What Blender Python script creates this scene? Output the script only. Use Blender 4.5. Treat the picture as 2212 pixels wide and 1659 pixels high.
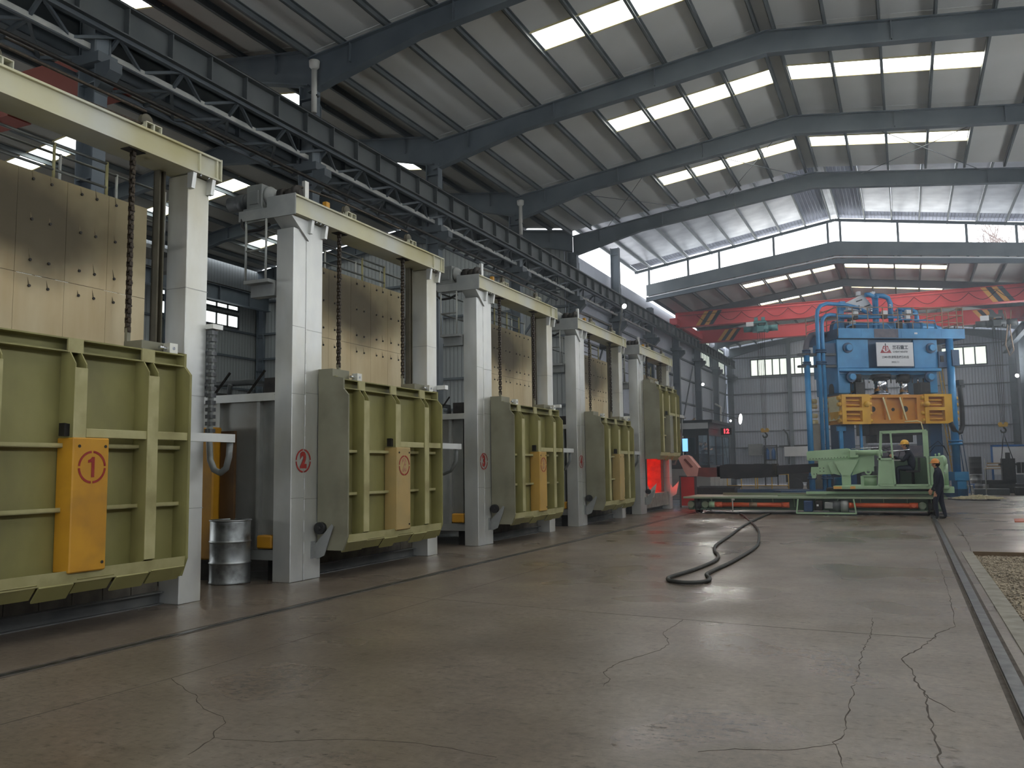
import bpy, math, random
from mathutils import Vector, Matrix
random.seed(7)
for _o in list(bpy.data.objects):
    bpy.data.objects.remove(_o, do_unlink=True)
scene = bpy.context.scene
COL = scene.collection

# ------------------------------------------------------------------ camera
F, PITCH, YAW, ROLL, CAMZ = 1867.7, 0.0965, 0.4258, -0.0127, 1.6
_f0 = Vector((-math.sin(YAW), math.cos(YAW), 0)); _r0 = Vector((math.cos(YAW), math.sin(YAW), 0)); _u0 = Vector((0, 0, 1))
_fw = _f0*math.cos(PITCH) + _u0*math.sin(PITCH); _up1 = -_f0*math.sin(PITCH) + _u0*math.cos(PITCH)
_r = _r0*math.cos(ROLL) + _up1*math.sin(ROLL); _up = -_r0*math.sin(ROLL) + _up1*math.cos(ROLL)
cam_data = bpy.data.cameras.new('camera'); cam = bpy.data.objects.new('camera', cam_data); COL.objects.link(cam)
cam_data.sensor_width = 36.0; cam_data.lens = F/2212*36.0; cam_data.clip_end = 400
cam.matrix_world = Matrix(((_r.x, _up.x, -_fw.x, 0), (_r.y, _up.y, -_fw.y, 0), (_r.z, _up.z, -_fw.z, CAMZ), (0, 0, 0, 1)))
scene.camera = cam

# ------------------------------------------------------------------ light and exposure
SKY, PANE, WINDOW = 3.0, 5.8, 5.0
world = bpy.data.worlds.new('overcast'); scene.world = world; world.use_nodes = True
_bg = world.node_tree.nodes['Background']; _bg.inputs[0].default_value = (0.90, 0.94, 1.0, 1); _bg.inputs[1].default_value = SKY
vs = scene.view_settings
vs.view_transform = 'Standard'; vs.look = 'None'; vs.gamma = 1.0; vs.use_curve_mapping = False; vs.exposure = 0.30
cy = scene.cycles
cy.max_bounces = 4; cy.diffuse_bounces = 4; cy.use_adaptive_sampling = True; cy.adaptive_threshold = 0.08; cy.glossy_bounces = 3; cy.transmission_bounces = 4; cy.transparent_max_bounces = 8
cy.caustics_reflective = False; cy.caustics_refractive = False; cy.sample_clamp_indirect = 4.0
cy.use_denoising = True

def area_light(name, loc, rot, sx, sy, power, color=(1, 1, 1), portal=False):
    l = bpy.data.lights.new(name, 'AREA'); l.shape = 'RECTANGLE'; l.size = sx; l.size_y = sy; l.energy = power; l.color = color
    o = bpy.data.objects.new(name, l); o.location = loc; o.rotation_euler = rot; COL.objects.link(o)
    if portal: l.cycles.is_portal = True
    return o
# daylight coming in where the roof sheets are missing and through the open gate behind the viewer
area_light('roof_gap_portal', (-2.75, 46.45, 13.0), (-math.pi/2, 0, 0), 19.4, 2.0, 1, portal=True)
area_light('eave_gap_portal', (-12.7, 40.2, 11.8), (0, -math.pi/2, 0), 1.6, 12.5, 1, portal=True)
area_light('gate_portal', (-2.8, -7.75, 2.7), (math.pi/2, 0, 0), 7.6, 5.4, 1, portal=True)

# ------------------------------------------------------------------ helpers
def srgb(r, g, b):
    def f(c):
        c /= 255.0
        return c/12.92 if c <= 0.04045 else ((c+0.055)/1.055)**2.4
    return (f(r), f(g), f(b))

class MB:
    def __init__(s): s.v = []; s.f = []; s.s = []
    def add(s, vs_, fs_, smooth=False):
        k = len(s.v); s.v += [tuple(p) for p in vs_]
        for q in fs_: s.f.append(tuple(i+k for i in q)); s.s.append(smooth)
        return s
    def box(s, x0, y0, z0, x1, y1, z1):
        x0, x1 = min(x0, x1), max(x0, x1); y0, y1 = min(y0, y1), max(y0, y1); z0, z1 = min(z0, z1), max(z0, z1)
        return s.add([(x0,y0,z0),(x1,y0,z0),(x1,y1,z0),(x0,y1,z0),(x0,y0,z1),(x1,y0,z1),(x1,y1,z1),(x0,y1,z1)],
                     [(0,3,2,1),(4,5,6,7),(0,1,5,4),(1,2,6,5),(2,3,7,6),(3,0,4,7)])
    def cbox(s, cx, cy_, cz, sx, sy, sz): return s.box(cx-sx/2, cy_-sy/2, cz-sz/2, cx+sx/2, cy_+sy/2, cz+sz/2)
    def bar(s, p, q, w, h=None, up=(0,0,1)):
        h = w if h is None else h
        p, q = Vector(p), Vector(q); d = (q-p).normalized(); u = Vector(up)
        if abs(d.dot(u)) > 0.98: u = Vector((1,0,0))
        a = d.cross(u).normalized()*(w/2); b = a.cross(d).normalized()*(h/2)
        return s.add([p-a-b,p+a-b,p+a+b,p-a+b,q-a-b,q+a-b,q+a+b,q-a+b],
                     [(0,1,2,3),(7,6,5,4),(0,4,5,1),(1,5,6,2),(2,6,7,3),(3,7,4,0)])
    def cyl(s, p, q, r, r2=None, n=14, cap=True):
        r2 = r if r2 is None else r2
        p, q = Vector(p), Vector(q); d = (q-p).normalized(); u = Vector((0,0,1))
        if abs(d.dot(u)) > 0.95: u = Vector((1,0,0))
        a = d.cross(u).normalized(); b = d.cross(a).normalized()
        vs_ = []
        for k in range(n):
            t = 2*math.pi*k/n; e = a*math.cos(t)+b*math.sin(t)
            vs_ += [p+e*r, q+e*r2]
        s.add(vs_, [(2*k, 2*((k+1)%n), 2*((k+1)%n)+1, 2*k+1) for k in range(n)], True)
        if cap:
            k0 = len(s.v)-2*n
            s.f.append(tuple(k0+2*k for k in reversed(range(n)))); s.s.append(False)
            s.f.append(tuple(k0+2*k+1 for k in range(n))); s.s.append(False)
        return s
    def tube(s, pts, r, n=8, closed=False):
        pts = [Vector(p) for p in pts]; m = len(pts); vs_ = []; prev = None
        for i in range(m):
            if closed: d = pts[(i+1)%m]-pts[i-1]
            else: d = pts[min(i+1, m-1)]-pts[max(i-1, 0)]
            d.normalize()
            if prev is None:
                u = Vector((0,0,1)) if abs(d.z) < 0.9 else Vector((1,0,0))
                a = d.cross(u).normalized()
            else:
                a = (prev - d*prev.dot(d)).normalized()
            prev = a; b = d.cross(a)
            rr = r[i] if isinstance(r, (list, tuple)) else r
            for k in range(n):
                t = 2*math.pi*k/n; vs_.append(pts[i]+(a*math.cos(t)+b*math.sin(t))*rr)
        fs_ = []
        for i in range(m if closed else m-1):
            j = (i+1) % m
            for k in range(n): fs_.append((i*n+k, i*n+(k+1)%n, j*n+(k+1)%n, j*n+k))
        s.add(vs_, fs_, True)
        if not closed:
            k0 = len(s.v)-m*n
            s.f.append(tuple(k0+k for k in reversed(range(n)))); s.s.append(False)
            s.f.append(tuple(k0+(m-1)*n+k for k in range(n))); s.s.append(False)
        return s
    def prism(s, poly, axis, a, b):
        # poly: 2-D points; axis 'x' -> (y,z), 'y' -> (x,z), 'z' -> (x,y)
        def P(p, t):
            return (t,p[0],p[1]) if axis == 'x' else (p[0],t,p[1]) if axis == 'y' else (p[0],p[1],t)
        n = len(poly)
        return s.add([P(p,a) for p in poly]+[P(p,b) for p in poly],
                     [tuple(range(n)), tuple(range(2*n-1, n-1, -1))]+[(i,(i+1)%n+0,(i+1)%n+n,i+n) for i in range(n)])
    def lathe(s, prof, c=(0,0,0), n=24, axis='z'):
        vs_ = []; m = len(prof)
        for k in range(n):
            t = 2*math.pi*k/n
            for (r, z) in prof:
                p = (r*math.cos(t), r*math.sin(t), z)
                if axis == 'x': p = (z, p[0], p[1])
                if axis == 'y': p = (p[0], z, p[1])
                vs_.append((c[0]+p[0], c[1]+p[1], c[2]+p[2]))
        fs_ = []
        for k in range(n):
            j = (k+1) % n
            for i in range(m-1): fs_.append((k*m+i, j*m+i, j*m+i+1, k*m+i+1))
        s.add(vs_, fs_, True); k0 = len(s.v)-n*m
        if prof[0][0] > 1e-4: s.f.append(tuple(k0+k*m for k in reversed(range(n)))); s.s.append(False)
        if prof[-1][0] > 1e-4: s.f.append(tuple(k0+k*m+m-1 for k in range(n))); s.s.append(False)
        return s
    def ball(s, c, rx, ry=None, rz=None, n=12, m=8):
        ry = ry or rx; rz = rz or rx
        vs_ = [(c[0], c[1], c[2]-rz)]
        for i in range(1, m):
            ph = -math.pi/2+math.pi*i/m
            for k in range(n):
                t = 2*math.pi*k/n
                vs_.append((c[0]+rx*math.cos(ph)*math.cos(t), c[1]+ry*math.cos(ph)*math.sin(t), c[2]+rz*math.sin(ph)))
        vs_.append((c[0], c[1], c[2]+rz)); fs_ = []
        for k in range(n):
            fs_.append((0, 1+(k+1)%n, 1+k))
            for i in range(m-2):
                a = 1+i*n; fs_.append((a+k, a+(k+1)%n, a+n+(k+1)%n, a+n+k))
            fs_.append((len(vs_)-1, 1+(m-2)*n+k, 1+(m-2)*n+(k+1)%n))
        return s.add(vs_, fs_, True)
    def ring(s, c, ro, ri, t, axis='x', a0=0, a1=360, n=24):
        # flat annulus sector of thickness t, facing along axis
        full = abs(a1-a0) >= 360; vs_ = []
        for k in range(n+1):
            th = math.radians(a0+(a1-a0)*k/n); co, si = math.cos(th), math.sin(th)
            for r_, d in ((ri,0),(ro,0),(ro,t),(ri,t)):
                p = (d, r_*co, r_*si) if axis == 'x' else (r_*co, d, r_*si) if axis == 'y' else (r_*co, r_*si, d)
                vs_.append((c[0]+p[0], c[1]+p[1], c[2]+p[2]))
        fs_ = []
        for k in range(n):
            a, b = 4*k, 4*k+4
            for e in range(4): fs_.append((a+e, a+(e+1)%4, b+(e+1)%4, b+e))
        if not full: fs_ += [(0,3,2,1), (4*n, 4*n+1, 4*n+2, 4*n+3)]
        return s.add(vs_, fs_)
    def mesh(s, name):
        me = bpy.data.meshes.new(name); me.from_pydata(s.v, [], s.f)
        me.polygons.foreach_set('use_smooth', s.s); me.update()
        return me

CACHE = {}
def meta(o, label=None, cat=None, group=None, kind=None):
    if label: o['label'] = label
    if cat: o['category'] = cat
    if group: o['group'] = group
    if kind: o['kind'] = kind
    return o
def ob(name, b, m, parent=None, loc=(0,0,0), rot=(0,0,0), label=None, cat=None, group=None, kind=None, key=None, bevel=0):
    """one mesh object; b is an MB (or a function giving one when key is set, so that alike pieces share the mesh)"""
    if key is not None:
        if key not in CACHE:
            me = (b() if callable(b) else b).mesh(name); me.materials.append(M[m]); CACHE[key] = me
        me = CACHE[key]
    else:
        me = (b() if callable(b) else b)
        me = me.mesh(name) if isinstance(me, MB) else me
        me.materials.append(M[m])
    o = bpy.data.objects.new(name, me); COL.objects.link(o)
    o.location = loc; o.rotation_euler = rot
    if parent is not None: o.parent = parent
    if bevel:
        md = o.modifiers.new('bevel', 'BEVEL'); md.width = bevel; md.segments = 1; md.limit_method = 'ANGLE'
    return meta(o, label, cat, group, kind)
def empty(name, loc=(0,0,0), rz=0, parent=None, label=None, cat=None, group=None, kind=None):
    o = bpy.data.objects.new(name, None); COL.objects.link(o); o.location = loc; o.rotation_euler = (0,0,rz); o.empty_display_size = 0.2
    if parent is not None: o.parent = parent
    return meta(o, label, cat, group, kind)
def B(*boxes):
    b = MB()
    for q in boxes: b.box(*q)
    return b
def text_mesh(body, size, ext=0.002, offset=0.0, align='CENTER', sx=1.0):
    cu = bpy.data.curves.new('lettering', 'FONT'); cu.body = body; cu.size = size; cu.extrude = ext; cu.offset = offset
    cu.align_x = align; cu.align_y = 'CENTER'; cu.resolution_u = 3
    t = bpy.data.objects.new('lettering', cu); COL.objects.link(t); bpy.context.view_layer.update()
    dg = bpy.context.evaluated_depsgraph_get()
    me = bpy.data.meshes.new_from_object(t.evaluated_get(dg)); me.materials.clear()
    bpy.data.objects.remove(t, do_unlink=True)
    if sx != 1.0:
        for v_ in me.vertices: v_.co.x *= sx
    return me

# ------------------------------------------------------------------ materials
M = {}
def _new(name):
    m = bpy.data.materials.new(name); m.use_nodes = True; nt = m.node_tree
    return m, nt, nt.nodes['Principled BSDF']
def pm(name, c1, c2=None, scale=3.0, rough=0.5, metal=0.0, bump=0.0, detail=5.0, lo=0.35, hi=0.65, stretch=(1,1,1), rough2=None, spec=0.5, c3=None, scale3=0.7, lo3=0.5, hi3=0.75):
    """painted or bare surface with uneven tone: noise between two colours, optional third stain colour"""
    m, nt, p = _new(name); N, L = nt.nodes, nt.links
    p.inputs['Roughness'].default_value = rough; p.inputs['Metallic'].default_value = metal; p.inputs['Specular IOR Level'].default_value = spec
    if c2 is None:
        p.inputs['Base Color'].default_value = (*c1, 1)
        M[name] = m; return m
    tc = N.new('ShaderNodeTexCoord'); mp = N.new('ShaderNodeMapping'); mp.inputs['Scale'].default_value = stretch
    L.new(tc.outputs['Object'], mp.inputs['Vector'])
    nz = N.new('ShaderNodeTexNoise'); nz.inputs['Scale'].default_value = scale; nz.inputs['Detail'].default_value = detail
    L.new(mp.outputs[0], nz.inputs['Vector'])
    cr = N.new('ShaderNodeValToRGB'); e = cr.color_ramp.elements
    e[0].position = lo; e[0].color = (*c1, 1); e[1].position = hi; e[1].color = (*c2, 1)
    L.new(nz.outputs['Fac'], cr.inputs['Fac']); out = cr.outputs['Color']
    if c3 is not None:
        n3 = N.new('ShaderNodeTexNoise'); n3.inputs['Scale'].default_value = scale3; n3.inputs['Detail'].default_value = 6
        L.new(mp.outputs[0], n3.inputs['Vector'])
        mr = N.new('ShaderNodeMapRange'); mr.inputs['From Min'].default_value = lo3; mr.inputs['From Max'].default_value = hi3
        L.new(n3.outputs['Fac'], mr.inputs['Value'])
        mx = N.new('ShaderNodeMix'); mx.data_type = 'RGBA'; L.new(mr.outputs[0], mx.inputs['Factor'])
        L.new(out, mx.inputs['A']); mx.inputs['B'].default_value = (*c3, 1); out = mx.outputs['Result']
    L.new(out, p.inputs['Base Color'])
    if rough2 is not None:
        mr = N.new('ShaderNodeMapRange'); mr.inputs['From Min'].default_value = lo; mr.inputs['From Max'].default_value = hi
        mr.inputs['To Min'].default_value = rough; mr.inputs['To Max'].default_value = rough2
        L.new(nz.outputs['Fac'], mr.inputs['Value']); L.new(mr.outputs[0], p.inputs['Roughness'])
    if bump:
        bp = N.new('ShaderNodeBump'); bp.inputs['Strength'].default_value = bump; bp.inputs['Distance'].default_value = 0.01
        L.new(nz.outputs['Fac'], bp.inputs['Height']); L.new(bp.outputs[0], p.inputs['Normal'])
    M[name] = m; return m
def emit(name, col, strength):
    m, nt, p = _new(name); p.inputs['Base Color'].default_value = (*col, 1)
    p.inputs['Emission Color'].default_value = (*col, 1); p.inputs['Emission Strength'].default_value = strength; p.inputs['Roughness'].default_value = 0.6
    M[name] = m; return m
def corrugated(name, c1, c2, axis, period, strength=0.6, rough=0.45, metal=0.2):
    m, nt, p = _new(name); N, L = nt.nodes, nt.links
    p.inputs['Roughness'].default_value = rough; p.inputs['Metallic'].default_value = metal
    tc = N.new('ShaderNodeTexCoord'); wv = N.new('ShaderNodeTexWave'); wv.bands_direction = axis; wv.wave_profile = 'TRI'
    wv.inputs['Scale'].default_value = 1.0/period*0.314; L.new(tc.outputs['Object'], wv.inputs['Vector'])
    cr = N.new('ShaderNodeValToRGB'); e = cr.color_ramp.elements; e[0].position = 0.0; e[0].color = (0,0,0,1); e[1].position = 0.22; e[1].color = (1,1,1,1)
    L.new(wv.outputs['Fac'], cr.inputs['Fac'])
    bp = N.new('ShaderNodeBump'); bp.inputs['Strength'].default_value = strength; bp.inputs['Distance'].default_value = 0.03
    L.new(cr.outputs['Color'], bp.inputs['Height']); L.new(bp.outputs[0], p.inputs['Normal'])
    nz = N.new('ShaderNodeTexNoise'); nz.inputs['Scale'].default_value = 0.5; nz.inputs['Detail'].default_value = 5; L.new(tc.outputs['Object'], nz.inputs['Vector'])
    mx = N.new('ShaderNodeMix'); mx.data_type = 'RGBA'; L.new(nz.outputs['Fac'], mx.inputs['Factor']); mx.inputs['A'].default_value = (*c1,1); mx.inputs['B'].default_value = (*c2,1)
    m2 = N.new('ShaderNodeMix'); m2.data_type = 'RGBA'; m2.blend_type = 'MULTIPLY'; m2.inputs['Factor'].default_value = 0.45
    L.new(mx.outputs['Result'], m2.inputs['A']); L.new(cr.outputs['Color'], m2.inputs['B'])
    L.new(m2.outputs['Result'], p.inputs['Base Color'])
    M[name] = m; return m

pm('silver', srgb(204,206,204), srgb(228,229,224), 1.6, 0.34, 0.72, rough2=0.46, c3=srgb(178,168,128), scale3=0.55, lo3=0.46, hi3=0.76, stretch=(1,1,0.5))
pm('silver_dark', srgb(164,166,162), srgb(186,188,184), 1.6, 0.42, 0.55, c3=srgb(120,110,94), scale3=0.8)
pm('beam_paint', srgb(200,202,192), srgb(206,202,168), 0.9, 0.5, 0.1, c3=srgb(180,172,122), scale3=0.5, lo3=0.45, hi3=0.7)
pm('olive', srgb(134,130,80), srgb(152,147,96), 1.4, 0.5, 0.1, c3=srgb(112,106,78), scale3=1.1, lo3=0.5, hi3=0.8, stretch=(1,1,0.6))
pm('olive_light', srgb(166,160,112), srgb(182,176,130), 3.0, 0.5, 0.1, c3=srgb(140,132,88), scale3=2.0)
pm('olive_grey', srgb(126,124,106), srgb(146,144,124), 1.2, 0.5, 0.15, c3=srgb(100,92,76), scale3=0.9)
pm('ochre_box', srgb(176,142,72), srgb(188,150,74), 2.0, 0.5, 0.0, c3=srgb(190,130,44), scale3=1.4, lo3=0.48, hi3=0.7)
pm('orange_box', srgb(204,150,40), srgb(186,134,38), 2.0, 0.5, 0.0, c3=srgb(146,108,46), scale3=1.6, lo3=0.47, hi3=0.72)
pm('tan_box', srgb(166,146,98), srgb(178,152,98), 2.0, 0.5, 0.0, c3=srgb(150,128,80), scale3=1.5)
pm('red_stencil', srgb(140,32,30), srgb(150,52,42), 14.0, 0.6)
pm('faded_stencil', srgb(160,110,84), srgb(176,146,104), 20.0, 0.6, lo=0.4, hi=0.6)
pm('black_steel', srgb(34,33,32), srgb(56,52,48), 6.0, 0.55, 0.4, bump=0.2)
pm('chain_steel', srgb(44,38,32), srgb(74,64,52), 30.0, 0.45, 0.6)
pm('rail_steel', srgb(70,72,74), srgb(110,112,112), 8.0, 0.35, 0.8)
pm('grey_machine', srgb(134,138,138), srgb(150,152,150), 4.0, 0.5, 0.1)
pm('dark_grey', srgb(66,70,72), srgb(84,88,90), 2.0, 0.55, 0.2)
pm('struct_steel', srgb(94,104,113), srgb(110,119,126), 1.0, 0.55, 0.1)
pm('struct_dark', srgb(80,88,94), srgb(94,102,107), 1.2, 0.55, 0.1)
pm('purlin_steel', srgb(96,104,108), srgb(116,122,124), 1.0, 0.5, 0.2)
pm('roof_sheet', srgb(208,210,208), srgb(222,224,222), 0.35, 0.6, 0.0, c3=srgb(196,196,190), scale3=0.25)
pm('foil', srgb(196,200,210), srgb(226,230,238), 1.2, 0.38, 0.3, bump=0.5)
pm('rail_paint', srgb(150,154,152), srgb(176,178,174), 3.0, 0.45, 0.3)
pm('handrail_dark', srgb(92,96,94), srgb(120,122,116), 3.0, 0.5, 0.3)
pm('sill_dark', srgb(96,98,98), srgb(118,118,116), 3.0, 0.6, 0.2)
pm('fire_block', srgb(92,88,80), srgb(116,110,100), 5.0, 0.85, 0.0, bump=0.4)
pm('concrete_block', srgb(120,116,108), srgb(146,142,132), 5.0, 0.8, 0.0, bump=0.4)
pm('drum_metal', srgb(150,154,154), srgb(186,190,190), 3.0, 0.3, 0.85, rough2=0.5, c3=srgb(90,90,86), scale3=4.0)
pm('press_blue', srgb(44,128,182), srgb(62,148,200), 1.5, 0.42, 0.05, c3=srgb(48,110,152), scale3=0.7)
pm('press_dark_blue', srgb(30,64,98), srgb(42,78,112), 1.5, 0.45, 0.1)
pm('press_rust', srgb(86,82,94), srgb(112,106,112), 3.0, 0.6, 0.1)
pm('pipe_blue', srgb(50,132,188), srgb(70,152,206), 2.0, 0.35, 0.1)
pm('press_yellow', srgb(222,168,40), srgb(236,186,56), 1.5, 0.45, 0.0, c3=srgb(206,146,34), scale3=1.0)
pm('press_orange', srgb(198,130,34), srgb(214,148,40), 1.5, 0.5, 0.0)
pm('pale_yellow', srgb(220,206,150), srgb(236,226,180), 2.0, 0.5)
pm('rail_rust', srgb(160,140,116), srgb(140,112,88), 4.0, 0.6)
pm('chrome', srgb(190,192,196), srgb(220,222,226), 2.0, 0.15, 1.0)
pm('white_paint', srgb(214,216,218), srgb(228,230,232), 1.0, 0.5)
pm('crane_red', srgb(204,66,74), srgb(214,80,86), 0.6, 0.45, 0.0, c3=srgb(186,58,66), scale3=0.4)
pm('girder_grey', srgb(82,88,90), srgb(96,101,102), 1.0, 0.55, 0.1)
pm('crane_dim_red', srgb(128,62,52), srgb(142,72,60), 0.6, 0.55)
pm('stripe_orange', srgb(226,168,88), srgb(232,178,98), 2.0, 0.5)
pm('stripe_dark', srgb(50,58,66), srgb(62,70,80), 2.0, 0.5)
pm('hoist_teal', srgb(70,120,124), srgb(86,138,140), 2.0, 0.45)
pm('machine_green', srgb(158,190,152), srgb(170,202,164), 1.6, 0.45, 0.0, c3=srgb(152,178,144), scale3=1.0)
pm('deck_green', srgb(132,150,124), srgb(146,162,136), 1.6, 0.5, 0.0, c3=srgb(140,132,112), scale3=0.6)
pm('machine_dark_green', srgb(70,92,72), srgb(88,110,88), 1.6, 0.55)
pm('shaft_orange', srgb(206,84,44), srgb(214,100,58), 4.0, 0.45)
pm('motor_blue', srgb(34,60,98), srgb(44,74,116), 4.0, 0.45)
pm('arm_dark', srgb(34,34,40), srgb(50,48,52), 2.5, 0.6, 0.2, bump=0.2)
pm('arm_hot', srgb(120,62,58), srgb(96,50,48), 2.0, 0.6, 0.1)
pm('arm_tip', srgb(206,150,142), srgb(184,128,120), 2.0, 0.55, 0.1)
pm('shield_glow', srgb(176,40,38), srgb(190,50,46), 1.5, 0.55)  # red furnace glow put into the sheet's base colour
pm('navy_cloth', srgb(20,26,42), srgb(28,34,52), 6.0, 0.85)
pm('black_shoe', srgb(22,22,24), srgb(32,32,34), 6.0, 0.6)
pm('skin', srgb(196,144,116), srgb(206,156,126), 5.0, 0.6)
pm('hair_black', srgb(26,22,20), srgb(36,30,28), 12.0, 0.7)
pm('helmet_yellow', srgb(240,176,48), srgb(246,188,62), 3.0, 0.35)
pm('helmet_orange', srgb(214,140,62), srgb(224,152,74), 3.0, 0.4)
pm('badge_white', srgb(214,218,220), srgb(226,228,230), 3.0, 0.6)
pm('grey_cloth', srgb(70,78,90), srgb(84,92,104), 4.0, 0.85)
pm('cabin_dark', srgb(46,52,56), srgb(58,64,68), 2.0, 0.5)
pm('cabin_grey', srgb(150,150,146), srgb(164,164,160), 1.0, 0.6)
pm('cabin_white', srgb(206,208,208), srgb(216,218,218), 1.0, 0.5)
pm('black_rubber', srgb(26,26,27), srgb(38,38,38), 5.0, 0.6)
pm('cable_rubber', srgb(40,42,40), srgb(52,54,50), 8.0, 0.6)
pm('brown_wall', srgb(150,146,132), srgb(168,162,146), 2.0, 0.6)
pm('yellow_rail', srgb(206,160,42), srgb(216,174,60), 3.0, 0.5)
pm('edge_rust', srgb(92,78,62), srgb(112,94,74), 3.0, 0.8)
pm('gear_grey', srgb(112,116,116), srgb(128,132,130), 4.0, 0.5, 0.1)
pm('soot_mark', srgb(84,74,54), srgb(104,94,70), 12.0, 0.8)
pm('dark_guide', srgb(78,74,60), srgb(96,90,74), 3.0, 0.6)
pm('brown_panel', srgb(84,62,40), srgb(104,76,46), 2.0, 0.6)
pm('rust_orange', srgb(170,84,50), srgb(140,70,46), 3.0, 0.6)
pm('gravel', srgb(134,124,108), srgb(178,166,146), 6.0, 0.9)
pm('earth', srgb(96,90,80), srgb(120,112,100), 12.0, 0.95, bump=0.8)
pm('straw', srgb(206,198,160), srgb(224,216,182), 9.0, 0.9)
pm('crack_dark', srgb(64,58,52), srgb(84,77,70), 9.0, 0.9)
pm('joint_dark', srgb(66,62,58), srgb(84,80,75), 6.0, 0.9)
pm('bark', srgb(120,104,98), srgb(140,124,116), 9.0, 0.9)
pm('blue_plastic', srgb(40,100,170), srgb(46,112,184), 3.0, 0.4)
pm('pvc_white', srgb(196,196,190), srgb(212,212,206), 2.0, 0.45)
pm('cardboard', srgb(168,142,108), srgb(184,158,122), 3.0, 0.8)
pm('sign_print_black', srgb(34,38,52), srgb(42,46,60), 4.0, 0.5)
pm('sign_print_red', srgb(150,40,48), srgb(168,52,60), 4.0, 0.5)
emit('pane_light', (1.0, 0.99, 0.92), PANE)
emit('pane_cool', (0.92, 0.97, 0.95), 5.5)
emit('window_light', (0.90, 1.0, 0.90), 0.95)
emit('window_dim', (0.90, 0.97, 0.95), 1.4)
emit('window_side', (0.95, 0.98, 1.0), WINDOW)
emit('lamp_glow', (1.0, 0.98, 0.92), 12.0)
emit('fill_white', (1.0, 0.98, 0.94), 9.0)
emit('led_red', (1.0, 0.04, 0.06), 3.0)
emit('screen_blue', (0.22, 0.55, 0.95), 1.3)
corrugated('siding_x', srgb(170,177,190), srgb(188,194,205), 'X', 0.2)
corrugated('siding_y', srgb(170,177,190), srgb(188,194,205), 'Y', 0.2)
corrugated('siding_dim_x', srgb(140,146,146), srgb(154,158,158), 'X', 0.2)  # darker siding copies, the left bay's shade put into their colour
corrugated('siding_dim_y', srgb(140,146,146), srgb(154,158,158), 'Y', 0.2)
pm('roof_dim', srgb(164,164,158), srgb(176,176,170), 0.35, 0.7)  # darker roof sheet, left bay shade put into the colour
corrugated('sheet_bare', srgb(150,154,172), srgb(186,190,206), 'X', 0.16, 0.9, 0.4, 0.4)  # bare corrugated steel, bluish grey

def hot_material():
    m, nt, p = _new('hot_brick'); N, L = nt.nodes, nt.links
    tc = N.new('ShaderNodeTexCoord'); nz = N.new('ShaderNodeTexNoise'); nz.inputs['Scale'].default_value = 5.0; nz.inputs['Detail'].default_value = 6
    L.new(tc.outputs['Object'], nz.inputs['Vector'])
    cr = N.new('ShaderNodeValToRGB'); e = cr.color_ramp.elements; e[0].position = 0.3; e[0].color = (1.0, 0.03, 0.010, 1); e[1].position = 0.7; e[1].color = (1.0, 0.055, 0.018, 1)
    L.new(nz.outputs['Fac'], cr.inputs['Fac']); L.new(cr.outputs['Color'], p.inputs['Emission Color'])
    p.inputs['Emission Strength'].default_value = 3.0; p.inputs['Base Color'].default_value = (0.3, 0.12, 0.08, 1); p.inputs['Roughness'].default_value = 0.9
    M['hot_brick'] = m
hot_material()
pm('warm_brick', srgb(110,64,52), srgb(138,80,62), 6.0, 0.9, 0.0, bump=0.4)

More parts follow.
